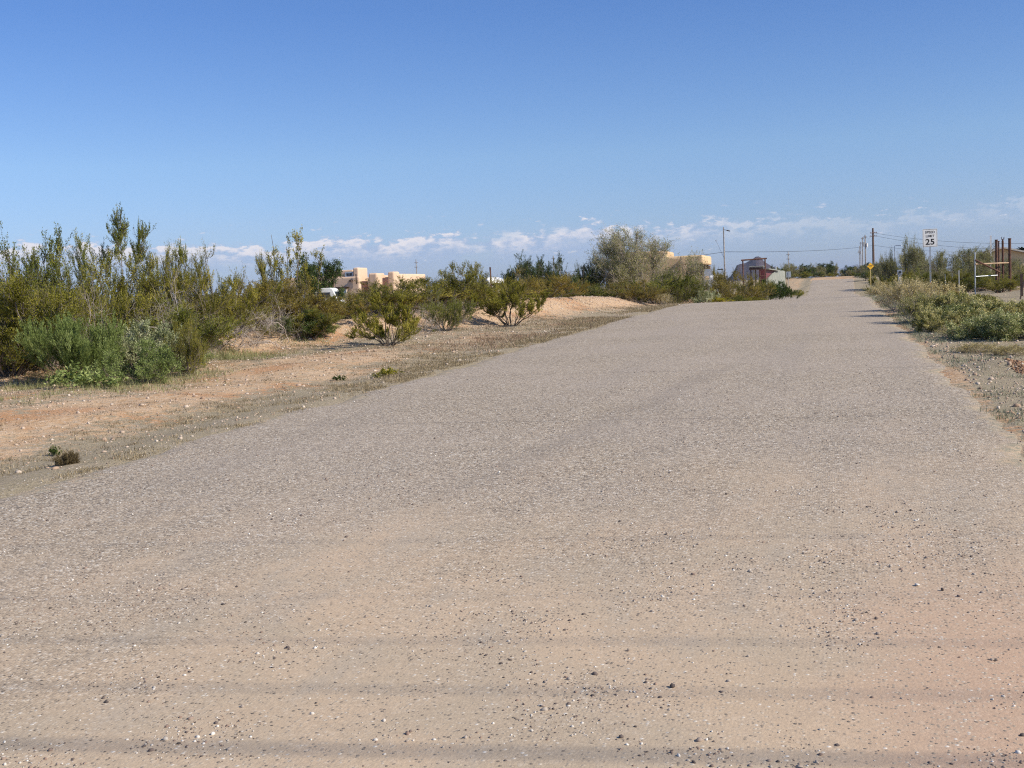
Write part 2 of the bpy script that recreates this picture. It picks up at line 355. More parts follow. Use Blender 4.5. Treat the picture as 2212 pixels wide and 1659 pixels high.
    t.l.new(hh, bp.inputs['Height']); t.l.new(bp.outputs[0], b.inputs['Normal']); return m

# ------------------------------------------------------------------ ground and road meshes
def stretch(lo, hi, fine, end):
    a = list(np.arange(lo, hi, fine)); s = fine; v = a[-1]
    while v < end: s *= 1.12; v += s; a.append(v)
    s = fine; v = lo; b = []
    while v > -end: s *= 1.12; v -= s; b.append(v)
    return np.array(b[::-1]+a)
def grid_mesh(name, xs, ys, Z, extra=None, smooth=True):
    nx, ny = len(xs), len(ys)
    Xg, Yg = np.meshgrid(xs, ys) if xs.ndim == 1 else (xs, ys)
    ny, nx = Xg.shape
    V = np.stack([Xg, Yg, Z], -1).reshape(-1, 3)
    i = np.arange(nx-1)[None, :]+np.arange(ny-1)[:, None]*nx; i = i.ravel()
    Q = np.stack([i, i+1, i+nx+1, i+nx], -1)
    me = mesh_np(name, V, Q, smooth=smooth)
    if extra:
        for k, a in extra.items():
            at_ = me.attributes.new(k, 'FLOAT', 'POINT'); at_.data.foreach_set('value', np.ascontiguousarray(a.ravel(), np.float32))
    return me
xs = stretch(-19, 9, .17, 24000)
ys = np.concatenate([-np.geomspace(2, 600, 14)[::-1], np.arange(-1, 60, .2), np.arange(60, 290, .8), 290*1.055**np.arange(0, 85)])
Xg, Yg = np.meshgrid(xs, ys); Zg = hgt(Xg, Yg)
lx = Xg-shift(Yg); inside = sm(np.minimum(lx-XL, XR-lx), -.05, .5)
paved = 1-sm(Yg, 238, 244)
Zg = Zg - .05*inside*paved
out = np.maximum(XL-lx, lx-XR)
veg = .50+.42*np.exp(-((out-.4)/1.1)**2)*(lx < 0)+.62*(lx > XR)*(1-sm(out, 3, 6)) + .30*sm(out, 9, 14) - .22*np.exp(-((out-3.2)/1.2)**2)*(Yg < 24)*(lx < 0)
bx = np.interp(Yg, [16, 26, 36, 46, 56, 64], [-18, -15.2, -12.7, -10.9, -9.2, -8.6])
veg = veg - .45*np.exp(-((Xg-bx)/2.1)**2)*(Yg > 15)*(Yg < 62) + .25*np.exp(-((Xg-bx-3.1)/1.3)**2)*(Yg > 22)*(Yg < 60)
veg = veg - .45*np.exp(-(((Xg-2.6)/1.2)**2+((Yg-16.6)/.8)**2)) - .6*(Yg > 238)*(np.abs(lx+2.5) < 4.5)
GM = ground_material()
g_o = link('ground', grid_mesh('ground', Xg, Yg, Zg, {'veg': veg}), mat=GM); props(g_o, kind='structure')
rys = np.concatenate([np.arange(-8, 30, .1), np.arange(30, 242, .4)])
ru = np.linspace(0, 1, 60)
U_, Y_ = np.meshgrid(ru, rys)
wl = (vnoise(rys, rys*0+3, .9)-.5)*.42+(vnoise(rys, rys*0+9, .22)-.5)*.12+(vnoise(rys, rys*0+17, 6)-.5)*.3
wr = (vnoise(rys, rys*0+33, .8)-.5)*.22+(vnoise(rys, rys*0+41, .2)-.5)*.12+(vnoise(rys, rys*0+47, 5)-.5)*.25
Xr = (XL+wl+shift(rys))[:, None]*(1-U_)+(XR+wr+shift(rys))[:, None]*U_
edge = np.minimum(U_, 1-U_)*8.3
Zr = prof(Y_)+.012*(1-(2*U_-1)**2)-.055*(1-sm(edge, 0, .22))
RM = road_material()
r_o = link('road', grid_mesh('road', Xr, Y_, Zr, {'edge': edge}), mat=RM); props(r_o, kind='structure')
GROUND_DONE = True

# ------------------------------------------------------------------ vegetation generators (all vectorised)
def unit(a): return a/np.maximum(np.linalg.norm(a, axis=-1, keepdims=True), 1e-9)
def curves(rs, P0, D, L, K, wig, up):
    M = len(P0); P = np.zeros((M, K, 3)); P[:, 0] = P0; d = unit(D)
    for k in range(1, K):
        d = d+rs.normal(0, wig, (M, 3)); d[:, 2] += up; d = unit(d)
        P[:, k] = P[:, k-1]+d*(L/(K-1))[:, None]
    return P
def along(rs, P, idx, t):
    K = P.shape[1]; s = t*(K-1); i = np.minimum(s.astype(int), K-2); f = (s-i)[:, None]
    a = P[idx, i]; b = P[idx, i+1]; return a*(1-f)+b*f, unit(b-a)
def tubes(P, r0, r1, n=4):
    M, K, _ = P.shape; T = np.gradient(P, axis=1); T = unit(T)
    ref = np.array([.3, .93, .2]); A = unit(np.cross(T, ref)); B = np.cross(T, A)
    rr = (np.asarray(r0)[:, None]*(1-np.linspace(0, 1, K))+np.asarray(r1)[:, None]*np.linspace(0, 1, K))
    an = 2*np.pi*np.arange(n)/n
    V = P[:, :, None]+rr[:, :, None, None]*(A[:, :, None]*np.cos(an)[None, None, :, None]+B[:, :, None]*np.sin(an)[None, None, :, None])
    base = (np.arange(M)*K*n)[:, None, None]; k = (np.arange(K-1)*n)[None, :, None]; j = np.arange(n)[None, None]
    q = np.stack([base+k+j, base+k+(j+1) % n, base+k+n+(j+1) % n, base+k+n+j], -1).reshape(-1, 4)
    return V.reshape(-1, 3), q
def join(parts):
    V = []; Q = []; o = 0
    for v, q in parts: V.append(v); Q.append(q+o); o += len(v)
    return np.concatenate(V), np.concatenate(Q)
def leaves(rs, C, A, L, W, jit=.6):
    """a rhombus leaf at each centre C pointing about A"""
    n = len(C); A = unit(A+rs.normal(0, jit, (n, 3))); B = unit(np.cross(A, rs.normal(0, 1, (n, 3))))
    L = (L*rs.uniform(.6, 1.35, n))[:, None]; W = (W*rs.uniform(.6, 1.35, n))[:, None]
    V = np.stack([C, C+A*L*.5+B*W*.5, C+A*L, C+A*L*.5-B*W*.5], 1).reshape(-1, 3)
    return V, np.arange(4*n).reshape(n, 4)
def azel(rs, n, e0, e1):
    a = rs.uniform(0, 2*np.pi, n); e = np.radians(rs.uniform(e0, e1, n))
    return np.stack([np.cos(a)*np.cos(e), np.sin(a)*np.cos(e), np.sin(e)], -1)
def shrub(seed, H=2.0, nst=12, el=(35, 80), base=.14, n1=7, n2=8, nl=22, leaf=(.034, .017), up=(.05, .10, .28), l1=.36, l2=.17, wig=(.16, .22, .22),
          thick=.018, t1=(.3, 1), t2=(.15, 1), tl=(.1, 1), spread=.022, tipclump=1.0, jit=.6, sides=4, stemlen=(.72, 1.0), clump_var=.35, tvar=.13):
    rs = np.random.RandomState(seed)
    a = rs.uniform(0, 2*np.pi, nst); r = base*np.sqrt(rs.rand(nst))
    P0 = np.stack([np.cos(a)*r, np.sin(a)*r, np.full(nst, -.03)], -1)
    d0 = azel(rs, nst, *el); d0[:, :2] = np.stack([np.cos(a), np.sin(a)], -1)*np.linalg.norm(d0[:, :2], axis=1, keepdims=True)+rs.normal(0, .12, (nst, 2))
    S0 = curves(rs, P0, d0, rs.uniform(*stemlen, nst)*H, 9, wig[0], up[0])
    i1 = np.repeat(np.arange(nst), n1); t = rs.uniform(*t1, len(i1)); p, tg = along(rs, S0, i1, t)
    S1 = curves(rs, p, unit(tg*.9+rs.normal(0, .55, p.shape)+[0, 0, .12]), rs.uniform(.5, 1.1, len(i1))*l1*H*(1.15-.5*t), 7, wig[1], up[1])
    i2 = np.repeat(np.arange(len(i1)), n2); t = rs.uniform(*t2, len(i2)); p, tg = along(rs, S1, i2, t)
    S2 = curves(rs, p, unit(tg*.8+rs.normal(0, .5, p.shape)+[0, 0, .25]), rs.uniform(.45, 1.2, len(i2))*l2*H, 5, wig[2], up[2])
    SV, SQ = join([tubes(S0, np.full(nst, thick), np.full(nst, thick*.35), sides), tubes(S1, np.full(len(i1), thick*.42), np.full(len(i1), thick*.16), 3),
                   tubes(S2, np.full(len(i2), thick*.17), np.full(len(i2), thick*.08), 3)])
    stem = mesh_np('stems', SV, SQ)
    fol = None
    if nl:
        dens = np.maximum(0, rs.normal(1, clump_var, len(i1)))[i2]*rs.uniform(.5, 1.5, len(i2))
        cnt = rs.poisson(nl*dens); i3 = np.repeat(np.arange(len(i2)), cnt)
        t = tl[0]+(tl[1]-tl[0])*rs.rand(len(i3))**(1/tipclump); p, tg = along(rs, S2, i3, t)
        p = p+rs.normal(0, spread, p.shape)
        LV, LQ = leaves(rs, p, tg+[0, 0, .25], leaf[0], leaf[1], jit)
        ct = rs.normal(.47, .24, len(i1))[i2][i3]+rs.normal(0, tvar, len(i3))
        fol = mesh_np('foliage', LV, LQ, np.clip(ct, 0, 1))
    return stem, fol, H
CL = dict(leaf=(.036, .015), t1=(.14, 1), up=(.04, .09, .30), wig=(.16, .22, .13), spread=.015, jit=.5)
V_CRE = [shrub(11, 2.0, 15, (34, 82), n1=8, n2=10, nl=40, l2=.2, **CL), shrub(12, 2.0, 16, (24, 80), n1=8, n2=9, nl=40, l2=.2, **CL),
         shrub(13, 2.0, 13, (42, 86), n1=9, n2=10, nl=36, l2=.22, **CL), shrub(14, 2.0, 17, (20, 70), n1=8, n2=10, nl=36, l1=.32, l2=.2, **CL),
         shrub(15, 2.0, 14, (36, 84), n1=8, n2=10, nl=42, clump_var=.6, l2=.2, **CL)]
V_LONE = [shrub(16, 1.4, 13, (28, 82), n1=7, n2=9, nl=58, leaf=(.03, .013), t1=(.40, 1), l1=.34, l2=.2, up=(.04, .09, .30), wig=(.16, .22, .14), spread=.012, jit=.5), shrub(17, 1.4, 14, (22, 78), n1=7, n2=9, nl=50, leaf=(.03, .013), t1=(.40, 1), l1=.34, l2=.2, up=(.04, .09, .30), wig=(.16, .22, .14), spread=.012, jit=.5)]
V_LEG = [shrub(18, 2.0, 15, (28, 80), n1=8, n2=9, nl=34, leaf=(.036, .015), t1=(.42, 1), l1=.36, l2=.2, up=(.04, .09, .30), wig=(.16, .22, .14), spread=.015), shrub(19, 2.0, 16, (20, 78), n1=8, n2=9, nl=34, leaf=(.036, .015), t1=(.38, 1), l1=.36, l2=.2, up=(.04, .09, .30), wig=(.16, .22, .14), spread=.015)]
V_TALL = [shrub(21, 3.0, 11, (42, 84), n1=9, n2=10, nl=32, leaf=(.038, .016), up=(.05, .10, .34), l1=.34, l2=.13, wig=(.2, .24, .14), spread=.016, t1=(.35, 1), clump_var=.5, base=.3),
          shrub(22, 3.0, 10, (42, 84), n1=10, n2=10, nl=32, leaf=(.038, .016), up=(.05, .10, .34), l1=.32, l2=.13, wig=(.2, .24, .14), spread=.016, t1=(.3, 1), clump_var=.5, base=.3)]
V_TUFT = [shrub(27, 2.6, 2, (76, 86), n1=16, n2=9, nl=26, up=(.03, .05, .3), l1=.17, l2=.10, t1=(.72, 1), clump_var=.5, leaf=(.036, .015), wig=(.13, .2, .15), base=.1, thick=.022, spread=.015)]
V_WISP = [shrub(25, 2.6, 4, (70, 86), n1=7, n2=6, nl=20, up=(.06, .16, .3), l1=.22, l2=.09, t1=(.5, 1), clump_var=.6, leaf=(.045, .022), wig=(.1, .2, .2), base=.2)]
V_FAR = [shrub(31, 2.0, 9, (35, 80), n1=8, n2=7, nl=18, leaf=(.065, .038), spread=.04), shrub(32, 2.0, 9, (28, 75), n1=8, n2=7, nl=18, leaf=(.065, .038), spread=.04),
         shrub(33, 2.0, 8, (45, 85), n1=8, n2=7, nl=18, leaf=(.065, .038), spread=.04)]
MQ = dict(up=(.02, .05, .10), l1=.38, l2=.17, wig=(.15, .24, .26), spread=.06, clump_var=.4)
V_MESQ = [shrub(41, 4.5, 18, (24, 82), base=.5, n1=16, n2=16, nl=15, leaf=(.075, .026), thick=.042, t1=(.22, 1), **MQ),
          shrub(42, 4.5, 12, (30, 84), base=.3, n1=13, n2=14, nl=20, leaf=(.09, .036), thick=.05, t1=(.16, 1), **MQ),
          shrub(43, 4.5, 12, (30, 84), base=.3, n1=13, n2=13, nl=20, leaf=(.09, .036), thick=.05, t1=(.16, 1), **MQ)]
V_DEAD = [shrub(51, 1.2, 16, (6, 50), base=.3, n1=9, n2=7, nl=0, up=(-.04, 0, .02), wig=(.24, .30, .3), l1=.5, l2=.26, thick=.011, t1=(.15, 1)),
          shrub(52, 1.2, 14, (4, 55), base=.4, n1=9, n2=7, nl=0, up=(-.03, -.02, 0), wig=(.28, .32, .3), l1=.5, l2=.26, thick=.012, t1=(.1, 1))]
V_BROOM = [shrub(61, 1.3, 26, (25, 85), base=.3, n1=8, n2=8, nl=34, leaf=(.06, .009), up=(.05, .2, .3), l1=.4, l2=.28, thick=.010, jit=.28, spread=.012, wig=(.12, .16, .16))]
V_LEAFY = [shrub(71, 1.2, 24, (15, 80), base=.3, n1=8, n2=7, nl=20, leaf=(.045, .020), up=(.04, .12, .2), l1=.42, l2=.2, thick=.009, spread=.02),
           shrub(72, 1.2, 22, (10, 75), base=.35, n1=8, n2=7, nl=20, leaf=(.045, .020), up=(.04, .12, .2), l1=.42, l2=.2, thick=.009, spread=.02)]
BK = dict(up=(.02, .12, .2), sides=3, wig=(.08, .14, .2), thick=.005, tvar=.33, clump_var=.5)
V_BUCK = [shrub(81, .9, 70, (30, 88), base=.28, n1=7, n2=4, nl=9, leaf=(.024, .014), l1=.3, l2=.15, t1=(.35, 1), spread=.012, **BK),
          shrub(82, .9, 70, (15, 85), base=.3, n1=8, n2=5, nl=12, leaf=(.034, .019), l1=.32, l2=.16, t1=(.2, 1), spread=.018, **BK),
          shrub(83, .9, 65, (8, 82), base=.33, n1=8, n2=5, nl=13, leaf=(.036, .021), l1=.32, l2=.16, t1=(.12, 1), spread=.02, **BK)]
V_TREE = [shrub(91, 4.5, 12, (12, 84), base=.3, n1=10, n2=11, nl=30, leaf=(.11, .07), up=(.02, .04, .05), l1=.34, l2=.15, thick=.06, spread=.09, clump_var=.3, t1=(.15, 1))]
V_WEED = [shrub(95, .5, 12, (10, 75), base=.12, n1=4, n2=3, nl=4, leaf=(.10, .045), up=(.02, .05, .1), l1=.4, l2=.25, thick=.006, spread=.02, jit=.8)]

def extent(v):
    me = v[1] or v[0]; n = len(me.vertices); c = np.empty(n*3, np.float32); me.vertices.foreach_get('co', c); c = c.reshape(-1, 3)
    return np.percentile(c[:, 2], 98.7), (np.percentile(np.hypot(c[:, 0], c[:, 1]), 88))*2
EXT = {}
def plant(name, cat, px, d, top, width_px, variants, k, fmat, smat, label, group=None, base_xy=None, rz=None, xy=None, foln='foliage', stn='stems', rs=random.Random(4)):
    v = variants[k % len(variants)]; key = id(v[0])
    if key not in EXT: EXT[key] = extent(v)
    if xy is not None: x, y = xy; z = H1(x, y); h = top; wd = width_px
    else:
        x, y, z = spot(px, d); h = at(px, top, d)[2]-z; wd = width_px*d/FPX
    e = empty(name, (x, y, z-.02), rs.uniform(0, 6.28) if rz is None else rz, label=label, cat=cat, group=group)
    sz = max(.15, h/EXT[key][0]); sx = wd/EXT[key][1]; e.scale = (sx, sx, sz)
    link(stn, v[0], e, smat)
    if v[1] is not None: link(foln, v[1], e, fmat)
    return e
STEM.use_fake_user = True
for v in V_TUFT+V_LEG+V_LONE+V_CRE+V_TALL+V_WISP+V_FAR+V_MESQ+V_DEAD+V_BROOM+V_LEAFY+V_BUCK+V_TREE+V_WEED:
    for me in v[:2]:
        if me is not None: me.materials.append(STEM)

CB = 'creosote_bush'
# the near thicket, left edge to the lone bushes: (px, distance, top, width px, family, variant, leaf, label)
near = [
 (15, 20.5, 598, 300, V_CRE, 0, L_OLIVE, 'olive creosote bush cut off by the left edge of the photo, low and dense'),
 (95, 24, 522, 250, V_CRE, 2, L_GREEN, 'tall airy green creosote bush with a feathery crown, second from the left edge'),
 (45, 25, 600, 300, V_CRE, 4, L_OLIVE, 'creosote bush behind the dark brush pile at far left'),
 (190, 25, 520, 190, V_TALL, 0, L_GREEN, 'upright creosote column with a pointed plume, left of the tallest stem'),
 (266, 25.5, 457, 95, V_TUFT, 0, L_GREEN, 'single tall leaning creosote stem that rises highest above the left thicket'),
 (275, 23.5, 560, 330, V_CRE, 1, L_OLIVE, 'wide olive creosote bush under the tallest stem of the left thicket'),
 (165, 21.5, 610, 260, V_CRE, 3, L_OLIVE, 'olive creosote bush above the bright green broom'),
 (345, 24, 560, 200, V_TALL, 1, L_OLIVE, 'olive creosote bush with several plumes right of the tallest stem'),
 (388, 25, 532, 150, V_TALL, 0, L_GREEN, 'thin creosote bush with a bent tip standing between two fuller ones'),
 (370, 21.5, 665, 260, V_CRE, 0, L_GREEN, 'dense green creosote bush behind the grey leaved shrub'),
 (452, 25, 552, 190, V_TALL, 1, L_OLIVE, 'pointed olive creosote bush at the right shoulder of the left thicket'),
 (438, 26, 636, 230, V_LEG, 0, L_OLIVE, 'creosote bush with pale crooked limbs reaching to the right'),
 (398, 19.4, 690, 80, V_CRE, 2, L_OLIVE, 'small olive creosote shoot in front, right of the grey leaved shrub'),
 (545, 31.5, 606, 250, V_LEG, 1, L_RUST, 'rusty olive creosote bush above the tangle of dead branches'),
 (560, 34, 550, 50, V_TUFT, 0, L_OLIVE, 'thin bare stem with a small tuft at its tip, left of the tall wispy stem'),
 (598, 33, 500, 120, V_WISP, 0, L_OLIVE, 'tall wispy creosote stem standing clear against the clouds'),
 (655, 34, 542, 110, V_WISP, 0, L_OLIVE, 'wispy creosote stem just left of the dark green tree'),
 (610, 32.5, 606, 260, V_LEG, 0, L_RUST, 'rusty creosote bush under the wispy stems'),
 (690, 33, 642, 210, V_LEG, 1, L_RUST, 'rusty creosote bush in front of the white van'),
 (668, 30.5, 668, 130, V_CRE, 0, L_OLIVE, 'low creosote bush with pale twigs at the foot of the wispy stems'),
 (745, 38, 650, 170, V_CRE, 1, L_RUST, 'reddest creosote bush, behind the left lone bush'),
 (795, 36, 628, 210, V_CRE, 4, L_OLIVE, 'creosote bush below the tan house with a grey dead limb beside it'),
 (870, 37, 604, 220, V_CRE, 2, L_OLIVE, 'olive creosote bush below the right wing of the tan house'),
 (950, 39, 596, 190, V_CRE, 0, L_OLIVE, 'olive creosote bush on the slope behind the windrow, left of the dead tangle'),
 (1000, 40, 572, 160, V_CRE, 1, L_OLIVE, 'creosote bush in front of the white motorhome'),
 (1018, 42, 567, 70, V_WISP, 0, L_OLIVE, 'feathery creosote stem that rises beside the motorhome'),
 (960, 34, 642, 120, V_CRE, 3, L_GREEN, 'round green creosote bush on the left shoulder of the windrow'),
 (1075, 43, 612, 170, V_CRE, 2, L_OLIVE, 'creosote bush around the dark steel post'),
 (1150, 47, 592, 200, V_CRE, 3, L_RUST, 'rusty olive creosote bush behind the right lone bush'),
]
for (px, d, top, wp, fam, k, lm, lab) in near:
    if px < 460: d = d+2.6; wp = wp*(1.18 if fam is V_TALL else .98)
    if px < 460 and lm is L_GREEN: lm = L_OLIVE if k % 2 else L_GREEN
    plant(CB, 'bush', px, d, top, wp, fam, k, lm, STEM, lab, 'creosote bushes left of the road')
lone = [
 ((842, 748), 638, 180, V_LONE, 0, L_OLIVE, 'round lone creosote bush nearest the road, on bare orange gravel'),
 ((1104, 703), 608, 150, V_LONE, 1, L_OLIVE, 'lone creosote bush at the right, growing from the side of the gravel windrow'),
]
for (bp, top, wp, fam, k, lm, lab) in lone:
    x, y = on_ground(*bp); d = float(np.dot(np.array([x, y, H1(x, y)])-EYE, Fw))
    plant(CB, 'bush', bp[0], d, at(bp[0], top, d)[2]-H1(x, y), wp*d/FPX, fam, k, lm, STEM_DARK, lab, 'lone creosote bushes beside the windrow', xy=(x, y))
# darker growth in the middle
mid = [
 (1135, 62, 566, 130, V_CRE, 0, L_DARK, 'dark green bush at the left end of the dark row behind the windrow'),
 (1190, 60, 560, 130, V_CRE, 2, L_DARK, 'dark green bush with a pointed top, second in the dark row behind the windrow'),
 (1245, 60, 572, 120, V_CRE, 4, L_DARK, 'dark green bush in the middle of the row left of the big mesquite'),
 (1290, 62, 578, 110, V_CRE, 1, L_DARK, 'dark green bush touching the left side of the big mesquite'),
 (1215, 56, 610, 120, V_CRE, 3, L_GREEN, 'low green bush before the dark row behind the windrow'),
 (1275, 55, 620, 120, V_CRE, 0, L_RUST, 'low rusty bush before the left side of the big mesquite'),
 (1330, 54, 612, 150, V_CRE, 1, L_GREEN, 'green bush under the left half of the big mesquite'),
 (1375, 53, 606, 110, V_CRE, 2, L_RUST, 'small brownish bush with a forked pale base under the big mesquite'),
 (1415, 55, 592, 140, V_CRE, 4, L_GREEN, 'bright olive bush under the right half of the big mesquite'),
 (1462, 56, 596, 110, V_CRE, 3, L_GREEN, 'green bush between the big mesquite and the adobe porch'),
 (1500, 59, 618, 80, V_CRE, 0, L_OLIVE, 'low olive bush in front of the adobe porch'),
 (1595, 66, 596, 150, V_CRE, 1, L_RUST, 'broad rusty bush between the adobe porch and the red shed'),
 (1555, 72, 586, 80, V_CRE, 2, L_RUST, 'rusty bush behind the broad one, at the foot of the antenna pole'),
 (1628, 68, 602, 80, V_CRE, 3, L_OLIVE, 'olive bush just left of the red shed'),
]
for (px, d, top, wp, fam, k, lm, lab) in mid:
    plant('desert_bush', 'bush', px, d, top, wp, fam, k, lm, STEM, lab, 'bushes between the windrow and the red shed')
plant('mesquite_tree', 'tree', 1388, 60, 503, 210, V_MESQ, 0, L_MESQP, STEM_PALE, 'big half bare mesquite tree with a fan of grey twigs, left of the adobe house', foln='crown', stn='trunk')
plant('mesquite_tree', 'tree', 1535, 112, 565, 50, V_MESQ, 1, L_MESQ, STEM, 'thin mesquite tree behind the antenna pole, right of the adobe house', foln='crown', stn='trunk')
plant('leafy_tree', 'tree', 682, 118, 565, 110, V_TREE, 0, L_DARK, STEM_DARK, 'dense dark green tree at the left end of the tan house', foln='crown', stn='trunk')
for px, d, top, wp, lab in ((1652, 80, 607, 70, 'glossy green bush in front of the grey metal fence, left one'), (1684, 82, 610, 56, 'glossy green bush in front of the grey metal fence, right one')):
    plant('green_shrub', 'bush', px, d, top, wp, V_LEAFY, 0, L_DARK, STEM_DARK, lab, 'glossy bushes before the metal fence')
plant('green_shrub', 'bush', 1630, 76, 622, 40, V_LEAFY, 1, L_GREEN, STEM, 'light green bush at the right foot of the rusty bush')
for i, (px, d, top, wp, lm, lab) in enumerate(((1548, 57, 640, 44, L_YELLOW, 'yellow flowering weed clump on the road edge below the porch'), (1590, 58, 638, 44, L_GREEN, 'low green weed clump beside the yellow one'), (1625, 60, 641, 50, L_OLIVE, 'dull olive weed clump at the crest, right of the green one'))):
    plant('weed_clump', 'weed', px, d, top, wp, V_LEAFY, i, lm, STEM, lab, 'weed clumps on the left road edge')
plant('dry_shrub', 'bush', 1520, 56, 622, 55, V_LEAFY, 1, L_GREY, STEM, 'grey feathery shrub at the road edge before the porch')
plant('dry_shrub', 'bush', 1432, 53.5, 632, 34, V_BUCK, 0, L_STRAW, STEM_PALE, 'straw coloured dry weed under the big mesquite')
# shrubs at the left foot
def g_plant(name, cat, bp, top, wp, fam, k, lm, sm_, lab, group=None):
    x, y = on_ground(*bp); d = float(np.dot(np.array([x, y, H1(x, y)])-EYE, Fw))
    return plant(name, cat, bp[0], d, at(bp[0], top, d)[2]-H1(x, y), wp*d/FPX, fam, k, lm, sm_, lab, group, xy=(x, y))
g_plant('broom_shrub', 'bush', (160, 824), 688, 190, V_BROOM, 0, L_BROOM, L_BROOM, 'bright green wiry broom shrub at the foot of the left thicket')
g_plant('grey_leaved_shrub', 'bush', (322, 808), 698, 170, V_LEAFY, 0, L_GREY, STEM, 'silvery grey leaved shrub right of the bright green broom')
g_plant('grey_leaved_shrub', 'bush', (300, 828), 738, 185, V_LEAFY, 1, L_BROOM, STEM, 'low yellowish green shrub skirt in front of the silvery shrub')
g_plant('grey_leaved_shrub', 'bush', (385, 806), 750, 125, V_LEAFY, 0, L_BUCKG, STEM, 'low grey green mound at the right foot of the silvery shrub')
g_plant('broadleaf_weed', 'weed', (150, 836), 790, 100, V_WEED, 0, L_BROOM, L_BROOM, 'big leaved green weed below the broom shrub, left one', 'big leaved weeds')
g_plant('broadleaf_weed', 'weed', (222, 838), 800, 110, V_WEED, 0, L_BROOM, L_BROOM, 'big leaved green weed below the broom shrub, right one', 'big leaved weeds')
g_plant('creosote_bush', 'bush', (30, 812), 705, 190, V_CRE, 3, L_OLIVE, STEM, 'low olive bush at the left photo edge with grass at its foot')
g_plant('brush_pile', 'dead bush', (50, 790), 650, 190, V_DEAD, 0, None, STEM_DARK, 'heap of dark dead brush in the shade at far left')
g_plant('dead_bush', 'dead bush', (500, 745), 655, 230, V_DEAD, 1, None, STEM_PALE, 'tangle of pale dead branches right of the left thicket', 'dead branches')
g_plant('dead_bush', 'dead bush', (600, 740), 650, 200, V_DEAD, 0, None, STEM_PALE, 'grey tangle of dead branches under the rusty bushes', 'dead branches')
plant('dead_bush', 'dead bush', 350, 24.2, 618, 250, V_DEAD, 0, None, STEM_PALE, 'pale crooked bare limbs crossing the middle of the left thicket', 'dead branches')
plant('dead_bush', 'dead bush', 140, 24, 640, 220, V_DEAD, 1, None, STEM_PALE, 'thin pale bare limbs above the bright green broom', 'dead branches')
g_plant('dead_bush', 'dead bush', (430, 770), 700, 90, V_DEAD, 0, None, STEM, 'few broken dead sticks lying beside the thicket', 'dead branches')
g_plant('green_shrub', 'bush', (655, 728), 672, 120, V_LEAFY, 1, L_DARK, STEM_DARK, 'dark leafy shrub at the right end of the dead tangle')
g_plant('green_shrub', 'bush', (697, 728), 694, 60, V_LEAFY, 0, L_BROOM, STEM, 'small light green shrub beside the dark leafy one')
for px, d, top, wp, lab in ((805, 35, 640, 90, 'grey dead limb arching left behind the left lone bush'), (905, 35.5, 648, 130, 'mat of grey dead twigs between the two lone bushes, upper one'), (975, 36.5, 640, 90, 'grey dead twigs beside the round green bush on the windrow'), (905, 33, 676, 100, 'grey dead twigs right behind the left lone bush')):
    plant('dead_bush', 'dead bush', px, d, top, wp, V_DEAD, px, None, STEM_PALE, lab, 'dead branches by the lone bushes')
g_plant('thistle_weed', 'weed', (120, 985), 958, 26, V_WEED, 0, L_DARK, STEM_DARK, 'small dark thistle standing alone on the left verge')
g_plant('thistle_weed', 'weed', (146, 1003), 985, 46, V_BUCK, 1, L_BROWN, STEM_DARK, 'dark brown weed at the foot of the small thistle')
g_plant('verge_weed', 'weed', (838, 812), 792, 60, V_WEED, 0, L_OLIVE, L_OLIVE, 'olive weed on the left verge, right one of two', 'weeds on the left verge')
g_plant('verge_weed', 'weed', (735, 822), 808, 30, V_WEED, 0, L_DARK, L_DARK, 'tiny dark weed on the left verge, left one of two', 'weeds on the left verge')
# right side
right = [
 (1893, 96, 609, 24, V_LEAFY, 0, L_GREY, 'dry_shrub'), (1905, 78, 609, 44, V_BUCK, 1, L_STRAW, 'dry_shrub'), (1902, 60, 617, 50, V_BUCK, 0, L_STRAW, 'dry_shrub'), (1925, 66, 612, 50, V_LEAFY, 0, L_MESQ, 'dry_shrub'),
]
rl = ['small grey green shrub at the far right road edge, farthest of its row', 'pale dry grass shrub right of the far crest', 'pale dry shrub at the near crest, right road edge', 'dull shrub behind the pale dry one at the right crest']
for (px, d, top, wp, fam, k, lm, nm), lab in zip(right, rl):
    plant(nm, 'bush', px, d, top, wp, fam, k, lm, STEM_PALE, lab, 'dry shrubs along the right edge')
buck = [
 (1945, 34, 612, 80, 0, L_STRAW, 'straw coloured buckwheat shrub leaning over the right edge, farthest of the clump'),
 (1975, 31, 606, 100, 0, L_STRAW, 'tallest straw coloured shrub, left of the speed limit sign post'),
 (2020, 33, 618, 100, 1, L_STRAW, 'straw and rust shrub at the foot of the speed limit sign'),
 (1995, 27.5, 636, 100, 0, L_BUCK, 'pale stemmed shrub with bare grey stalks at the road edge'),
 (2045, 27, 640, 110, 1, L_BUCK, 'yellow green shrub in the middle of the right clump'),
 (2090, 31, 638, 100, 2, L_OLIVE, 'olive shrub before the white corral post'),
 (2035, 23.8, 672, 100, 2, L_BUCK, 'yellow green shrub that throws a long shadow on the road'),
 (2100, 24.5, 660, 130, 1, L_BUCKG, 'green shrub flecked with yellow, right of the one shading the road'),
 (2160, 24, 652, 130, 2, L_BUCK, 'grey green leafy shrub in the right clump'),
 (2205, 25, 655, 130, 1, L_BUCK, 'leafy shrub cut off by the right photo edge, back one'),
 (2130, 21.2, 686, 120, 2, L_BUCKG, 'low green shrub in front of the right clump'),
 (2195, 20.8, 678, 130, 2, L_BUCKG, 'leafy green shrub cut off by the right photo edge, front one'),
 (2075, 21.8, 705, 80, 0, L_STRAW, 'low straw tuft at the front foot of the right clump'),
]
for (px, d, top, wp, k, lm, lab) in buck:
    plant('buckwheat_shrub', 'bush', px, d, top-4, wp*1.12, V_BUCK, k, lm, STEM_PALE, lab, 'shrubs of the right roadside clump')
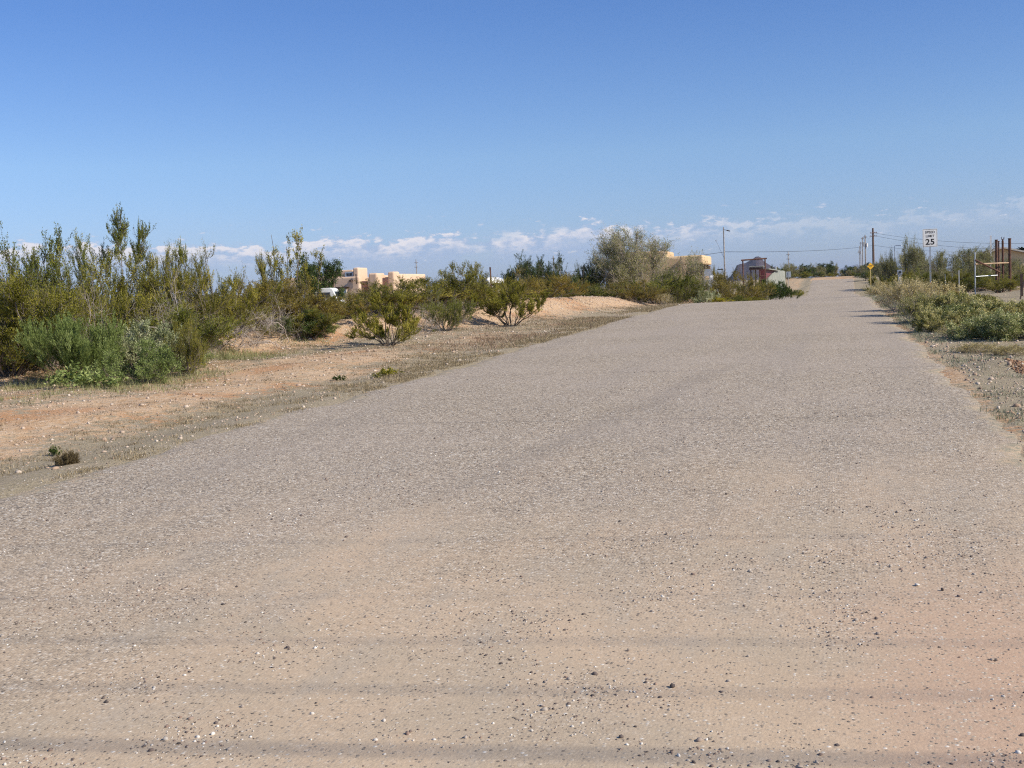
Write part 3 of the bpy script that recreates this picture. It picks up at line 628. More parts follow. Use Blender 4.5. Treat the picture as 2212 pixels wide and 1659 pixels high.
g_plant('dry_weed', 'weed', (2110, 762), 738, 90, V_BUCK, 0, L_STRAW, STEM_PALE, 'low dry weed on the orange spoil at the right edge, left one', 'dry weeds on the spoil')
g_plant('dry_weed', 'weed', (2185, 768), 742, 80, V_BUCK, 0, L_STRAW, STEM, 'low dry weed on the orange spoil at the right edge, right one', 'dry weeds on the spoil')
rt = [
 (1916, 200, 560, 56, V_MESQ, 1, L_MESQ, 'rounded mesquite crown right behind the yellow warning sign'),
 (1953, 84, 526, 80, V_MESQ, 1, L_MESQ, 'tallest grey green mesquite right of the utility pole'),
 (1985, 80, 536, 90, V_MESQ, 2, L_MESQ, 'olive mesquite behind the speed limit sign, its left side'),
 (2040, 68, 546, 120, V_MESQ, 2, L_MESQ, 'open mesquite behind the speed limit sign post, its right side'),
 (2088, 60, 540, 140, V_MESQ, 2, L_MESQ, 'wispy mesquite between the speed limit sign and the white corral post'),
 (2130, 56, 548, 110, V_MESQ, 2, L_MESQ, 'mesquite behind the corral rails'),
 (2190, 62, 560, 80, V_MESQ, 2, L_MESQ, 'mesquite in front of the gable house, right of the pipe posts'),
]
for i, (px, d, top, wp, fam, k, lm, lab) in enumerate(rt):
    plant('mesquite_tree', 'tree', px, d, top, wp, fam, k, lm, STEM, lab, 'mesquites on the right side', foln='crown', stn='trunk')
rb = [(1938, 88, 588, 50, L_GREEN), (1950, 76, 588, 80, L_OLIVE), (1990, 66, 588, 90, L_GREEN), (2035, 60, 590, 90, L_OLIVE), (2080, 54, 588, 90, L_OLIVE), (2115, 52, 592, 80, L_GREEN), (2165, 45, 600, 90, L_OLIVE), (2185, 47, 592, 60, L_GREEN)]
rbl = ['dark bush at the foot of the tallest right mesquite', 'olive bush behind the grey meter box', 'green bush left of the speed limit sign post', 'olive bush right of the speed limit sign post',
       'bush behind the low thorny fence stakes', 'bush directly behind the white corral post', 'olive bush growing through the corral rails', 'green bush at the foot of the rusty pipe posts']
for (px, d, top, wp, lm), lab in zip(rb, rbl):
    plant('desert_bush', 'bush', px, d, top, wp, V_CRE, px, lm, STEM, lab, 'bushes on the right side')
# far tree belt at the end of the road
far = [(1690, 250, 574, 46), (1712, 262, 570, 46), (1733, 268, 574, 44), (1752, 275, 572, 40), (1770, 285, 578, 36), (1788, 292, 569, 40), (1803, 300, 572, 26), (1822, 320, 584, 24), (1836, 300, 576, 32), (1850, 270, 578, 36), (1866, 240, 574, 40), (1884, 250, 570, 46), (1900, 235, 568, 50), (1676, 200, 582, 34), (1925, 215, 570, 44)]
far.sort()
ORD = ('first', 'second', 'third', 'fourth', 'fifth', 'sixth', 'seventh', 'eighth', 'ninth', 'tenth', 'eleventh', 'twelfth', 'thirteenth', 'fourteenth', 'fifteenth')
for i, (px, d, top, wp) in enumerate(far):
    side = 'left' if px < 1800 else 'right'
    plant('far_mesquite', 'tree', px, d, top, wp, V_MESQ if i % 3 else V_TREE, i, L_MESQ if i % 3 else L_DARK, STEM, '%s mesquite from the left in the belt at the far end of the road' % ORD[i], 'far mesquites %s of the road end' % side, foln='crown', stn='trunk')
rnd = random.Random(8); FARL = []
# open desert behind the thicket: low scattered bushes
for i in range(80):
    d = rnd.uniform(42, 190); px = rnd.uniform(-80, 1500)
    if d > 80 and 640 < px < 960: d = rnd.uniform(45, 95)
    if d > 78 and px > 1300: continue
    hor = 634.8-(px-1053)*.0437
    top = max(hor-(rnd.uniform(-.5, .55)*FPX/d), hor-42)
    if 640 < px < 960: top = max(top, hor-8)
    ci = i % 4; zone = 'behind the tall left thicket' if px < 500 else ('before the tan house' if px < 920 else 'behind the gravel windrow')
    near_ = 'nearer' if d < 90 else 'distant'
    FARL.append((px, plant('far_creosote', 'bush', px, d, top, rnd.uniform(1.8, 3.0)*FPX/d, V_FAR, i, [L_OLIVE, L_RUST, L_OLIVE, L_GREEN][ci], STEM, '%s low %s creosote bush on the open flat %s' % (near_, ('olive', 'rusty', 'olive', 'green')[ci], zone), '%s %s creosote bushes %s' % (near_, ('olive', 'rusty', 'olive', 'green')[ci], zone))))
for k, (px, d, top, wp) in enumerate(((1700, 240, 588, 50), (1722, 248, 588, 46), (1744, 256, 590, 36), (1764, 262, 588, 36), (1784, 270, 587, 34), (1852, 236, 588, 30), (1868, 222, 586, 40), (1892, 200, 588, 50), (1800, 285, 589, 24), (1676, 160, 600, 44), (1722, 124, 627, 44), (1698, 118, 622, 44))):
    plant('far_bush', 'bush', px, d, top, wp, V_FAR, k, (L_DARK, L_OLIVE, L_GREEN)[k % 3], STEM, 'low %s bush at the %s edge of the far road, %s counted from the left' % (('dark', 'olive', 'green')[k % 3], 'left' if px < 1800 else 'right', ORD[sorted([1700, 1722, 1744, 1764, 1784, 1852, 1868, 1892, 1800, 1676, 1723, 1698]).index(px if k != 10 else 1723)]), '%s bushes at the %s edge of the far road' % (('dark', 'olive', 'green')[k % 3], 'left' if px < 1800 else 'right'))
fams = {}
for px, e in FARL: fams.setdefault(e['group'], []).append((px, e))
for g, L in fams.items():
    L.sort(key=lambda q: q[0])
    if len(L) > 1:
        for k, (px, e) in enumerate(L): e['label'] = '%s from the left among the %s' % (ORD[min(k, 14)], g)
FARR = []
for i in range(22):
    px = rnd.uniform(1925, 2260); d = rnd.uniform(95, 200); hor = 634.8-(px-1053)*.0437
    FARR.append((px, plant('far_creosote', 'bush', px, d, hor-rnd.uniform(0, .9)*FPX/d, rnd.uniform(2, 3.4)*FPX/d, V_FAR, i, [L_OLIVE, L_GREEN][i % 2], STEM, '%s low %s bush on the flat %s of the speed limit sign' % ('nearer' if d < 145 else 'distant', ('olive', 'green')[i % 2], 'left' if px < 2006 else 'right'), '%s low %s bushes %s of the sign' % ('nearer' if d < 145 else 'distant', ('olive', 'green')[i % 2], 'left' if px < 2006 else 'right'))))
fams = {}
for px, e in FARR: fams.setdefault(e['group'], []).append((px, e))
for g, L in fams.items():
    L.sort(key=lambda q: q[0])
    if len(L) > 1:
        for k, (px, e) in enumerate(L): e['label'] = '%s from the left among the %s' % (ORD[min(k, 14)], g.replace('the sign', 'the speed limit sign'))

# ------------------------------------------------------------------ loose stones, tufts
def icosa():
    f = (1+5**.5)/2
    v = np.array([(-1, f, 0), (1, f, 0), (-1, -f, 0), (1, -f, 0), (0, -1, f), (0, 1, f), (0, -1, -f), (0, 1, -f), (f, 0, -1), (f, 0, 1), (-f, 0, -1), (-f, 0, 1)])
    q = np.array([(0, 11, 5), (0, 5, 1), (0, 1, 7), (0, 7, 10), (0, 10, 11), (1, 5, 9), (5, 11, 4), (11, 10, 2), (10, 7, 6), (7, 1, 8), (3, 9, 4), (3, 4, 2), (3, 2, 6), (3, 6, 8), (3, 8, 9), (4, 9, 5), (2, 4, 11), (6, 2, 10), (8, 6, 7), (9, 8, 1)])
    return unit(v), q
IV, IQ = icosa()
def stones(rs, X, Y, Z, size, tint):
    n = len(X); V = IV[None]*rs.uniform(.72, 1.2, (n, 12, 1))
    ax = rs.uniform(.6, 1.25, (n, 1, 3)); ax[:, :, 2] *= .75; V = V*ax
    a = rs.uniform(0, 6.28, n); c, s_ = np.cos(a)[:, None], np.sin(a)[:, None]
    V = np.stack([V[:, :, 0]*c-V[:, :, 1]*s_, V[:, :, 0]*s_+V[:, :, 1]*c, V[:, :, 2]], -1)
    V = V*size[:, None, None]+np.stack([X, Y, Z+size*.12], -1)[:, None]
    return V.reshape(-1, 3), (IQ[None]+(np.arange(n)*12)[:, None, None]).reshape(-1, 3), np.repeat(tint, 20)
def stonemat(name, stops, var=.1):
    m = bpy.data.materials.new(name); m.use_nodes = True; t = NT(m.node_tree); b = t.n['Principled BSDF']; b.inputs['Roughness'].default_value = .8
    a = t.new('ShaderNodeAttribute', attribute_name='tint'); g = t.new('ShaderNodeNewGeometry')
    c = t.ramp(a.outputs['Fac'], stops); c = t.mix(t.math('MULTIPLY', t.noise(g.outputs['Position'], 260.0, 3.0), .35), c, (.12, .09, .07)); t.l.new(c, b.inputs['Base Color']); return m
SM = stonemat('gravel', [(0, (.055, .045, .042)), (.30, (.15, .115, .10)), (.42, (.30, .20, .15)), (.62, (.38, .31, .25)), (.82, (.50, .44, .37)), (1, (.85, .81, .74))])
rs = np.random.RandomState(77)
n = 110000
d = 2.9+15.5*rs.rand(n)**1.35; px = rs.uniform(-120, 2330, n)
yaw_ = (px-CX)/FPX; X = -np.sin(YAW)*d+np.cos(YAW)*yaw_*d; Y = np.cos(YAW)*d+np.sin(YAW)*yaw_*d
keep = (X > XL-.2) & (X < XR+.35); patchy = vnoise(X+50, Y, .45)*.6+vnoise(X, Y+60, .14)*.4
keep &= rs.rand(n) < np.clip(.05+3.2*(patchy-.44), .03, 1)
X, Y = X[keep], Y[keep]; n = len(X)
size = np.clip(np.exp(rs.normal(np.log(.0031), .5, n)), .0014, .013)
big = rs.rand(n) < .0015; size[big] = rs.uniform(.008, .013, big.sum())
Z = prof(Y)+.012*(1-(2*((X-XL)/(XR-XL))-1)**2)
tv = rs.rand(n)**.8
V, Q, T = stones(rs, X, Y, Z, size, tv)
o = link('loose_gravel', mesh_np('loose_gravel', V, Q, T), mat=SM); props(o, kind='stuff')
# gravel spilled on the windrow, the verge and the right shoulder
n = 75000
Y = rs.uniform(9, 60, n); u = rs.rand(n); bx = np.interp(Y, [16, 26, 36, 46, 56, 64], [-18, -15.2, -12.7, -10.9, -9.2, -8.6])
X = np.where(u < .62, bx+rs.normal(0, 1.5, n), np.where(u < .86, rs.uniform(-16, XL, n), XR+rs.exponential(1.4, n)))
size = np.clip(np.exp(rs.normal(np.log(.0105), .55, n)), .004, .045)
V, Q, T = stones(rs, X, Y, hgt(X, Y), size, np.clip(rs.normal(.68, .2, n), 0, 1))
SM2 = stonemat('windrow_gravel', [(0, (.14, .10, .08)), (.45, (.38, .25, .16)), (.7, (.50, .37, .27)), (1, (.68, .58, .47))])
o = link('windrow_gravel', mesh_np('windrow_gravel', V, Q, T), mat=SM2); props(o, kind='stuff')
def rock(px, py, r, tintv, lab, seed, flat=.8):
    x, y = on_ground(px, py); rs_ = np.random.RandomState(seed)
    V, Q, T = stones(rs_, np.array([0.]), np.array([0.]), np.array([0.]), np.array([r]), np.array([tintv]))
    o = link('stone', mesh_np('stone', V, Q, T), mat=SM); o.location = (x, y, float(prof(y))+.012); props(o, lab, 'stone')
rock(1453, 1496, .014, .10, 'dark reddish stone alone on the dusty road, biggest in the lower half', 3)
rock(1981, 1272, .011, .98, 'round white pebble on the road at lower right', 4)
rock(2036, 1281, .011, .12, 'dark grey stone just right of the white pebble', 5)
rock(1343, 1609, .010, .22, 'grey stone near the bottom edge of the photo', 6)
rock(890, 1350, .009, .85, 'pale pebble on the road at lower left of the middle', 7)
# clods on the right spoil heap
n = 1500; X = 2.25+np.abs(rs.normal(0, .6, n)); Y = rs.normal(16.7, .55, n)
V, Q, T = stones(rs, X, Y, hgt(X, Y), np.clip(rs.exponential(.009, n)+.004, 0, .032), rs.uniform(.2, .9, n))
CM = stonemat('clod', [(0, (.16, .08, .04)), (1, (.40, .22, .11))])
o = link('soil_clods', mesh_np('soil_clods', V, Q, T), mat=CM); props(o, kind='stuff')

GRASSM = leafmat('dry_grass', (.14, .11, .06), (.37, .295, .18), (.70, .57, .38), rough=.8)
def tufts(name, n, fx, hmean, tmean, seed, blades=9, spreadr=.05):
    rs = np.random.RandomState(seed); X, Y = fx(rs, n)
    d = np.hypot(X, Y); sc = np.clip(d/22, .8, 1.8)
    cx_ = np.repeat(X, blades)+rs.normal(0, spreadr, n*blades)*np.repeat(sc, blades); cy_ = np.repeat(Y, blades)+rs.normal(0, spreadr, n*blades)*np.repeat(sc, blades)
    h = np.clip(rs.normal(hmean, hmean*.35, n*blades), hmean*.3, hmean*2.4)*np.repeat(np.clip(rs.normal(1, .45, n), .35, 2.2), blades)
    P = np.stack([cx_, cy_, hgt(cx_, cy_)-.004], -1)
    a = rs.uniform(0, 6.28, n*blades); lean = rs.uniform(.1, 1.1, n*blades)
    wv = np.stack([-np.sin(a), np.cos(a), a*0], -1)*(.0035*np.repeat(sc, blades)*rs.uniform(.7, 1.8, n*blades))[:, None]
    tip = P+np.stack([np.cos(a)*lean*h, np.sin(a)*lean*h, h], -1)
    V = np.stack([P-wv, P+wv, tip], 1).reshape(-1, 3)
    tt = np.clip(np.repeat(rs.normal(tmean, .2, n), blades)+rs.normal(0, .12, n*blades), 0, 1)
    return mesh_np(name, V, np.arange(3*n*blades).reshape(-1, 3), tt)
def left_band(rs, n):
    Y = 5+50*rs.rand(n*3)**1.2; out = np.where(rs.rand(n*3) < .45, np.abs(rs.normal(0, 1.1, n*3)), rs.uniform(0, 7, n*3)); X = XL+.16-out
    k = rs.rand(n*3) < np.clip(4.2*(vnoise(X, Y*.6, 1.4)*.55+vnoise(X, Y, .35)*.45-.47)+0.2*np.exp(-(out/.9)**2), 0, 1)
    k &= ~((out > 2.2) & (out < 4.6) & (Y < 24) & (rs.rand(n*3) < .82))
    bx = np.interp(Y, [16, 26, 36, 46, 56, 64], [-18, -15.2, -12.7, -10.9, -9.2, -8.6]); k &= ~((np.abs(X-bx) < 1.5) & (rs.rand(n*3) < .8))
    return X[k][:n], Y[k][:n]
rs_b = np.random.RandomState(55); nb = 22000; Yb = 6+34*rs_b.rand(nb)**1.1; Xb = XL-rs_b.uniform(.6, 8.5, nb); kb = vnoise(Xb, Yb, .8)*.5+vnoise(Xb, Yb, .2)*.5 > .47; Xb, Yb = Xb[kb], Yb[kb]
X_, Y_ = left_band(np.random.RandomState(3), 17000)
BR = leafmat('stubble', (.11, .085, .055), (.26, .20, .13), (.50, .40, .27), rough=.8)
o = link('dry_stubble', tufts('dry_stubble', len(Xb), lambda r_, n_: (Xb, Yb), .013, .4, 41, 7, .06), mat=BR); props(o, kind='stuff')
o = link('dry_grass', tufts('dry_grass', len(X_), lambda r_, n_: (X_, Y_), .026, .45, 31), mat=GRASSM); props(o, kind='stuff')
def right_band(rs, n):
    Y = 8+55*rs.rand(n*2)**1.1; out = np.abs(rs.normal(0, 1.4, n*2)); X = XR-.10+out
    k = (rs.rand(n*2) < np.clip(3.0*(vnoise(X, Y, .8)-.25), 0, 1)) & ~((np.abs(Y-16.7) < .7) & (out < 2.4) & (rs.rand(n*2) < .85))
    return X[k][:n], Y[k][:n]
Xr_, Yr_ = right_band(np.random.RandomState(9), 6500)
G2 = leafmat('grey_verge_grass', (.10, .12, .075), (.25, .26, .17), (.52, .50, .36), rough=.8)
o = link('verge_grass', tufts('verge_grass', len(Xr_), lambda r_, n_: (Xr_, Yr_), .035, .45, 33), mat=G2); props(o, kind='stuff')
# knee-high weeds in front of the left thicket
def foot(rs, n):
    Y = rs.uniform(14, 42, n*2); X = np.interp(Y, [14, 17, 20, 30, 42], [-13.2, -11.6, -12.4, -14.4, -16.5])+rs.normal(0, .9, n*2)-rs.rand(n*2)*2.5
    k = vnoise(X, Y, 1.3) > .42; return X[k][:n], Y[k][:n]
Xf_, Yf_ = foot(np.random.RandomState(12), 6500)
G3 = leafmat('green_grass', (.12, .13, .05), (.27, .27, .12), (.50, .47, .25), rough=.7)
o = link('green_grass', tufts('green_grass', len(Xf_), lambda r_, n_: (Xf_, Yf_), .075, .5, 35, 8, .08), mat=G3); props(o, kind='stuff')
def band_o(rs, n):
    Y = rs.uniform(24, 40, n); X = XL-1.5+rs.normal(0, .75, n)-(Y-24)*.02; k = vnoise(X+9, Y, 1.5) > .3; return X[k], Y[k]
Xo_, Yo_ = band_o(np.random.RandomState(15), 1100)
G4 = leafmat('brown_grass', (.20, .13, .08), (.36, .25, .17), (.52, .40, .29), rough=.8)
o = link('brown_grass', tufts('brown_grass', len(Xo_), lambda r_, n_: (Xo_, Yo_), .055, .6, 37, 8, .06), mat=G4); props(o, kind='stuff')

# ------------------------------------------------------------------ built things
def colx(px, Yw, py=610): r = ray(px, py); return float(r[0]/r[1]*Yw)
def zat(px, py, Yw): r = ray(px, py); return float(1.6+r[2]/r[1]*Yw)
def yfor(x, px, py=600): r = ray(px, py); return float(x*r[1]/r[0])
GALV = simple('galvanised_steel', (.50, .52, .53), .45, .6, .12, 14)
WHITE = simple('white_paint', (.78, .78, .76), .5, 0, .06, 4, dirt=(.45, .40, .34, .35))
BLACK = simple('black_paint', (.012, .012, .013), .5)
YEL = simple('sign_yellow', (.88, .47, .01), .5, 0, .06, 3)
YPOST = simple('yellow_post_paint', (.55, .42, .16), .6, 0, .15, 8)
RUST = simple('rusty_steel', (.105, .05, .035), .85, .1, .4, 9, .5, dirt=(.22, .11, .06, .6))
WOODP = simple('pole_wood', (.135, .085, .06), .9, 0, .3, 5, .4)
WOODG = simple('grey_pole_wood', (.33, .30, .27), .9, 0, .25, 5, .3)
WOODT = simple('tan_rail_wood', (.42, .29, .18), .85, 0, .25, 7, .3)
STUC = simple('adobe_stucco', (.70, .50, .35), .95, 0, .06, .8, .4, dirt=(.55, .38, .26, .4))
STUC2 = simple('adobe_stucco_ochre', (.66, .47, .27), .95, 0, .07, .9, .4, dirt=(.50, .34, .2, .4))
DBROWN = simple('dark_brown_wood', (.075, .045, .032), .8, 0, .3, 4)
GLASS = simple('dark_window_glass', (.03, .035, .045), .08, 0, .1, 3)
BLUEW = simple('pale_window', (.42, .50, .60), .25, 0, .1, 2)
MAROON = simple('maroon_siding', (.14, .03, .036), .7, 0, .15, 3, dirt=(.15, .04, .04, .4))
CORR = simple('corrugated_zinc', (.27, .28, .24), .7, .1, .12, 2, dirt=(.38, .34, .28, .4))
PORC = simple('brown_porcelain', (.10, .04, .03), .3)
RUBBER = simple('tyre_rubber', (.02, .02, .02), .9)

# speed limit sign
def text_mesh(txt, size, bold=0.0, name='lettering', sx=1.0, space=1.0):
    cu = bpy.data.curves.new(name, 'FONT'); cu.body = txt; cu.size = size; cu.align_x = 'CENTER'; cu.align_y = 'CENTER'; cu.offset = bold; cu.extrude = .0015; cu.space_character = space
    tmp = bpy.data.objects.new('tmp', cu); COL.objects.link(tmp); bpy.context.view_layer.update()
    me = bpy.data.meshes.new_from_object(tmp.evaluated_get(bpy.context.evaluated_depsgraph_get())); bpy.data.objects.remove(tmp)
    me.materials.clear()
    for v in me.vertices: v.co.x *= sx
    me.name = name; return me
def rrect(w_, h_, r, n=5):
    p = []
    for cx_, cz_, a0 in ((w_/2-r, h_/2-r, 0), (-w_/2+r, h_/2-r, 90), (-w_/2+r, -h_/2+r, 180), (w_/2-r, -h_/2+r, 270)):
        for k in range(n+1): a = rad(a0+90*k/n); p.append((cx_+r*math.cos(a), cz_+r*math.sin(a)))
    return p
def ring(outer, inner, y0, y1):
    n = len(outer); m = MB(); v = []
    for pl, yy in ((outer, y0), (inner, y0), (inner, y1), (outer, y1)): v += [(x, yy, z) for x, z in pl]
    f = []
    for i in range(n):
        j = (i+1) % n
        for a in range(4): b = (a+1) % 4; f.append((a*n+i, a*n+j, b*n+j, b*n+i))
    return m.add(v, f)
x, y, z = spot(2010.5, 49.2, 633)
zt = float(at(2006, 495, 49.2)[2])-z
e = empty('speed_limit_sign', (x, y, z), rad(9), label='white speed limit 25 sign on a thin galvanised post, above dry shrubs', cat='sign')
MB().box((0, .012, (zt-.1)/2-.15), (.012, .012, zt+.2)).box((-.022, 0, (zt-.1)/2-.15), (.014, .03, zt+.2)).box((.022, 0, (zt-.1)/2-.15), (.014, .03, zt+.2)).build('post', GALV, e)
MB().rng(-.032, .032, -.022, -.0165, .32, .50).build('reflector', simple('orange_reflector', (.75, .28, .08), .5), e)
pn = MB().prism(rrect(.61, .762, .04), -.024, -.0205).build('sign_panel', WHITE, e); pn.location = (0, 0, zt-.381)
bd = ring(rrect(.578, .73, .034), rrect(.556, .708, .024), -.0255, -.0235).build('border', BLACK, pn)
for txt, sz_, zz, bold, sx in (('SPEED', .138, .238, .0028, 1.0), ('LIMIT', .138, .075, .0028, 1.0), ('25', .335, -.175, .0075, 1.10)):
    tm = text_mesh(txt, sz_, bold, 'lettering', sx, 1.08); o = link('lettering', tm, pn, BLACK); o.rotation_euler = (rad(90), 0, 0); o.location = (0, -.0255, zz)
MB().tube([(0, -.027, .345), (0, -.0235, .345)], .008, 8).tube([(0, -.027, -.345), (0, -.0235, -.345)], .008, 8).build('bolts', GALV, pn)
# pavement ends
x, y, z = spot(1881, 175, 600); zc = float(at(1879.5, 575, 175)[2])-z
e = empty('warning_sign', (x, y, z), rad(16), label='yellow diamond warning sign on a yellow post at the far right of the road', cat='sign')
MB().box((0, .03, zc/2-.1), (.09, .05, zc+.9)).build('post', YPOST, e)
dm = [(0, .54), (-.54, 0), (0, -.54), (.54, 0)]
pn = MB().prism(dm, -.008, 0).build('sign_panel', YEL, e); pn.location = (0, 0, zc)
ring([(a*.94, b*.94) for a, b in dm], [(a*.90, b*.90) for a, b in dm], -.0095, -.0075).build('border', BLACK, pn)
for txt, zz in (('PAVEMENT', .10), ('ENDS', -.10)):
    o = link('lettering', text_mesh(txt, .175, .003), pn, BLACK); o.rotation_euler = (rad(90), 0, 0); o.location = (0, -.0095, zz)
# back of a sign on the left
x, y, z = spot(1704, 150, 612); zc = float(at(1703, 593, 150)[2])-z
e = empty('road_sign', (x, y, z), rad(4), label='grey back of a road sign on a thin post near the metal fence', cat='sign')
MB().box((0, -.02, zc/2), (.06, .04, zc+.7)).build('post', GALV, e)
o = MB().prism(rrect(.61, .762, .03), .002, .006).build('sign_panel', simple('sign_back_aluminium', (.42, .45, .47), .5, .3), e); o.location = (0, 0, zc)

def ins(m, p, h=.16, r=.05): m.tube([(p[0], p[1], p[2]), (p[0], p[1], p[2]+h*.5), (p[0], p[1], p[2]+h)], [r, r*.6, r*.8], 8); return m
def pole(px, d, top, lab, r=.15, arms=(), mat=WOODP, cans=0, rz=0., group=None, name='utility_pole', py=600):
    x, y, z = spot(px, d, py); h = float(at(px, top, d)[2])-z
    e = empty(name, (x, y, z), rz, label=lab, cat='pole', group=group)
    MB().tube([(0, 0, -.5), (0, 0, h*.5), (0, 0, h)], [r, r*.85, r*.65], 10).build('pole', mat, e)
    for k, (dz, wd) in enumerate(arms):
        a = MB().box((0, -r*.9, h-dz), (wd, .12, .14)).build('crossarm', mat, e)
        m = MB()
        for s in (-.45, -.15, .15, .45): ins(m, (s*wd, -r*.9, h-dz+.07))
        m.build('insulators', PORC, a)
    for k in range(cans):
        s = (-1, 1)[k]; MB().tube([(s*.42, 0, h-3.0-.3*k), (s*.42, 0, h-1.9-.3*k)], .26, 12).build('transformer', (GALV, WHITE)[k], e)
    return e, (x, y, z+h)
P1 = pole(1887.5, 240, 493, 'tall dark wooden utility pole with two crossarms right of the road', .26, ((1.0, 1.5), (1.65, 1.6)), rz=.4)
x, y = P1[0].location.x, P1[0].location.y
P2 = pole(1870.5, 310, 507.7, 'thin utility pole with a transformer, just left of the dark crossarm pole', .22, ((.6, 1.0),), WOODG, 2, group='row of far poles')
P3 = pole(1864.5, 350, 512.5, 'plain grey pole third from the right in the far row', .19, ((.4, .9),), WOODG, 0, group='row of far poles')
P4 = pole(1860.8, 410, 523, 'grey pole second from the left in the far row', .18, ((.4, .9),), WOODG, 0, group='row of far poles')
P5 = pole(1858, 470, 531, 'leftmost and lowest grey pole of the far row, with a pale transformer', .18, (), WOODG, 2, group='row of far poles')
pole(1703.8, 420, 543, 'thin far pole standing above the tree belt left of the road', .22, ((1.2, 1.4), (2.8, 1.4)), WOODG)
pole(900.5, 420, 560.5, 'thin far pole right of the tan house', .22, ((1.2, 1.4), (2.8, 1.4)), WOODG)
pole(1197, 420, 552, 'thin far pole above the dark bushes left of the big mesquite', .22, ((1.2, 1.4), (2.8, 1.4)), WOODG)
P6 = pole(1566, 115, 491, 'pale pole with a small lamp arm between the porch and the red shed', .085, (), WOODG, name='lamp_pole')
h6 = P6[1][2]-P6[0].location.z
MB().bar((0, 0, h6-.25), (.35, 0, h6-.32), .05).bar((.30, 0, h6-.33), (.62, 0, h6-.42), .14, .10).build('lamp_head', DBROWN, P6[0])
MB().bar((-.05, 0, h6-3.0), (-.75, 0, h6-1.35), .03).box((-.78, 0, h6-1.28), (.10, .1, .12)).build('antenna_arm', GALV, P6[0])
MB().box((-.45, 0, h6-4.15), (.55, .07, .09)).build('splice_box', BLACK, P6[0])
P7 = pole(1933.5, 85, 531, 'slim pale lamp post among the mesquites left of the speed limit sign', .035, (), GALV, name='lamp_post')
h7 = P7[1][2]-P7[0].location.z
MB().bar((0, 0, h7-.02), (.12, -.05, h7+.02), .03).bar((.10, -.05, h7+.03), (.46, -.15, h7-.02), .12, .06).build('lamp_head', WHITE, P7[0])
def wire(name, pts, r, lab, group=None, sag=.6, mat=BLACK):
    m = MB(); P = []
    for a, b in zip(pts[:-1], pts[1:]):
        a = Vector(a); b = Vector(b)
        for k in range(13):
            t = k/12; q = a.lerp(b, t); q.z -= sag*4*t*(1-t); P.append(q)
    P2_ = [P[0]]
    for q in P[1:]:
        if (q-P2_[-1]).length > .05: P2_.append(q)
    o = m.tube(P2_, r, 6).build(name, mat); return props(o, lab, 'cable', group)
w0 = at(1040, 600, 210); w1 = at(1566, 544, 114.8); w2 = at(1760, 536.5, 160); w3 = at(1887.5, 530, 239.5)
wire('power_line', [tuple(w0), tuple(w1)], .018, 'thin dark wire from the pale lamp pole down to the left, above the porch roof', sag=.5)
wire('power_line', [tuple(w1), tuple(w3)], .022, 'thin dark wire from the pale lamp pole to the dark utility pole over the road', sag=.4)
w4 = at(2300, 500, 120)
for k, (ya, yb) in enumerate(((503, 522), (509, 540), (530, 536))):
    wire('power_line', [tuple(at(1887.5, ya, 239.5)), tuple(at(2330, yb, 170))], .02, ('upper', 'middle', 'lowest')[k]+' of three wires running right from the dark utility pole', 'wires right of the utility pole', sag=1.0)
wire('power_line', [tuple(at(1887.5, 503, 240)), tuple(at(1870.5, 511, 310)), tuple(at(1864.5, 516, 350)), tuple(at(1860.8, 526, 410))], .012, 'wire strung along the far row of poles', sag=.8)
# the line that crosses over the near end of the road (above the frame; its shadows fall in soft bands on the dust)
ends = [(y0+.12*(xx-11.7)-.35) for xx in (38, -52) for y0 in (5.2,)]
for k, (xx, yy) in enumerate(((38.0, ends[0]), (-52.0, ends[1]))):
    zz = H1(xx, yy); e = empty('utility_pole', (xx, yy, zz), 0, label='wooden pole carrying the wires over the near road, %s of the road' % ('right', 'left')[k], cat='pole', group='poles of the near crossing line')
    MB().tube([(0, 0, -.5), (0, 0, 5), (0, 0, 9.2)], [.16, .14, .11], 12).build('pole', WOODP, e)
    MB().box((0, 0, 8.45-zz), (.12, 4.4, .14)).build('crossarm', WOODP, e)
for y0, r, zz in ((3.75, .016, 8.6), (4.33, .008, 8.6), (4.93, .007, 8.6), (5.64, .0035, 8.6), (6.87, .0045, 8.6)):
    yr = y0+.12*(38-11.7)-2.0; yl = y0+.12*(-52-11.7)-2.0
    wire('overhead_wire', [(38, yr, zz), (-52, yl, zz)], r, 'dark wire high above the near road, number %s counted from the camera side' % ('one', 'two', 'three', 'four', 'five')[int((y0-3.4)/.66) if y0 < 6 else 4], 'wires of the near crossing line', sag=0.0)

# ---------------- tan house on the left
def blockpx(m, pl, pc, pr, top, Yf, bot=-.3, ptop=None):
    x0, x1 = colx(pl, Yf), colx(pc, Yf); Y1 = max(Yf+.6, yfor(x1, pr)); zt_ = zat((pl+pc)/2, top, Yf)
    m.rng(x0, x1, Yf, Y1, bot, zt_); return x0, x1, Yf, Y1, zt_
e = empty('adobe_house', (0, 0, 0), label='tan flat roofed pueblo style house with stepped parapets beyond the left thicket', cat='house')
m = MB(); blockpx(m, 700, 764, 765, 584, 134); m.build('wall', STUC, e, bevel=.18)
m = MB(); T1 = blockpx(m, 763.5, 775, 795, 578, 133); m.build('wall', STUC, e, bevel=.16)
m = MB(); blockpx(m, 722, 776, 777, 598, 128.5); m.build('wall', STUC, e, bevel=.2)
m = MB(); blockpx(m, 796, 815, 832, 590, 133.5); m.build('wall', STUC, e, bevel=.22)
m = MB(); blockpx(m, 812, 833, 846, 595, 136); m.build('wall', STUC, e, bevel=.2)
m = MB(); blockpx(m, 838, 852, 864, 586.5, 135); m.build('wall', STUC, e, bevel=.22)
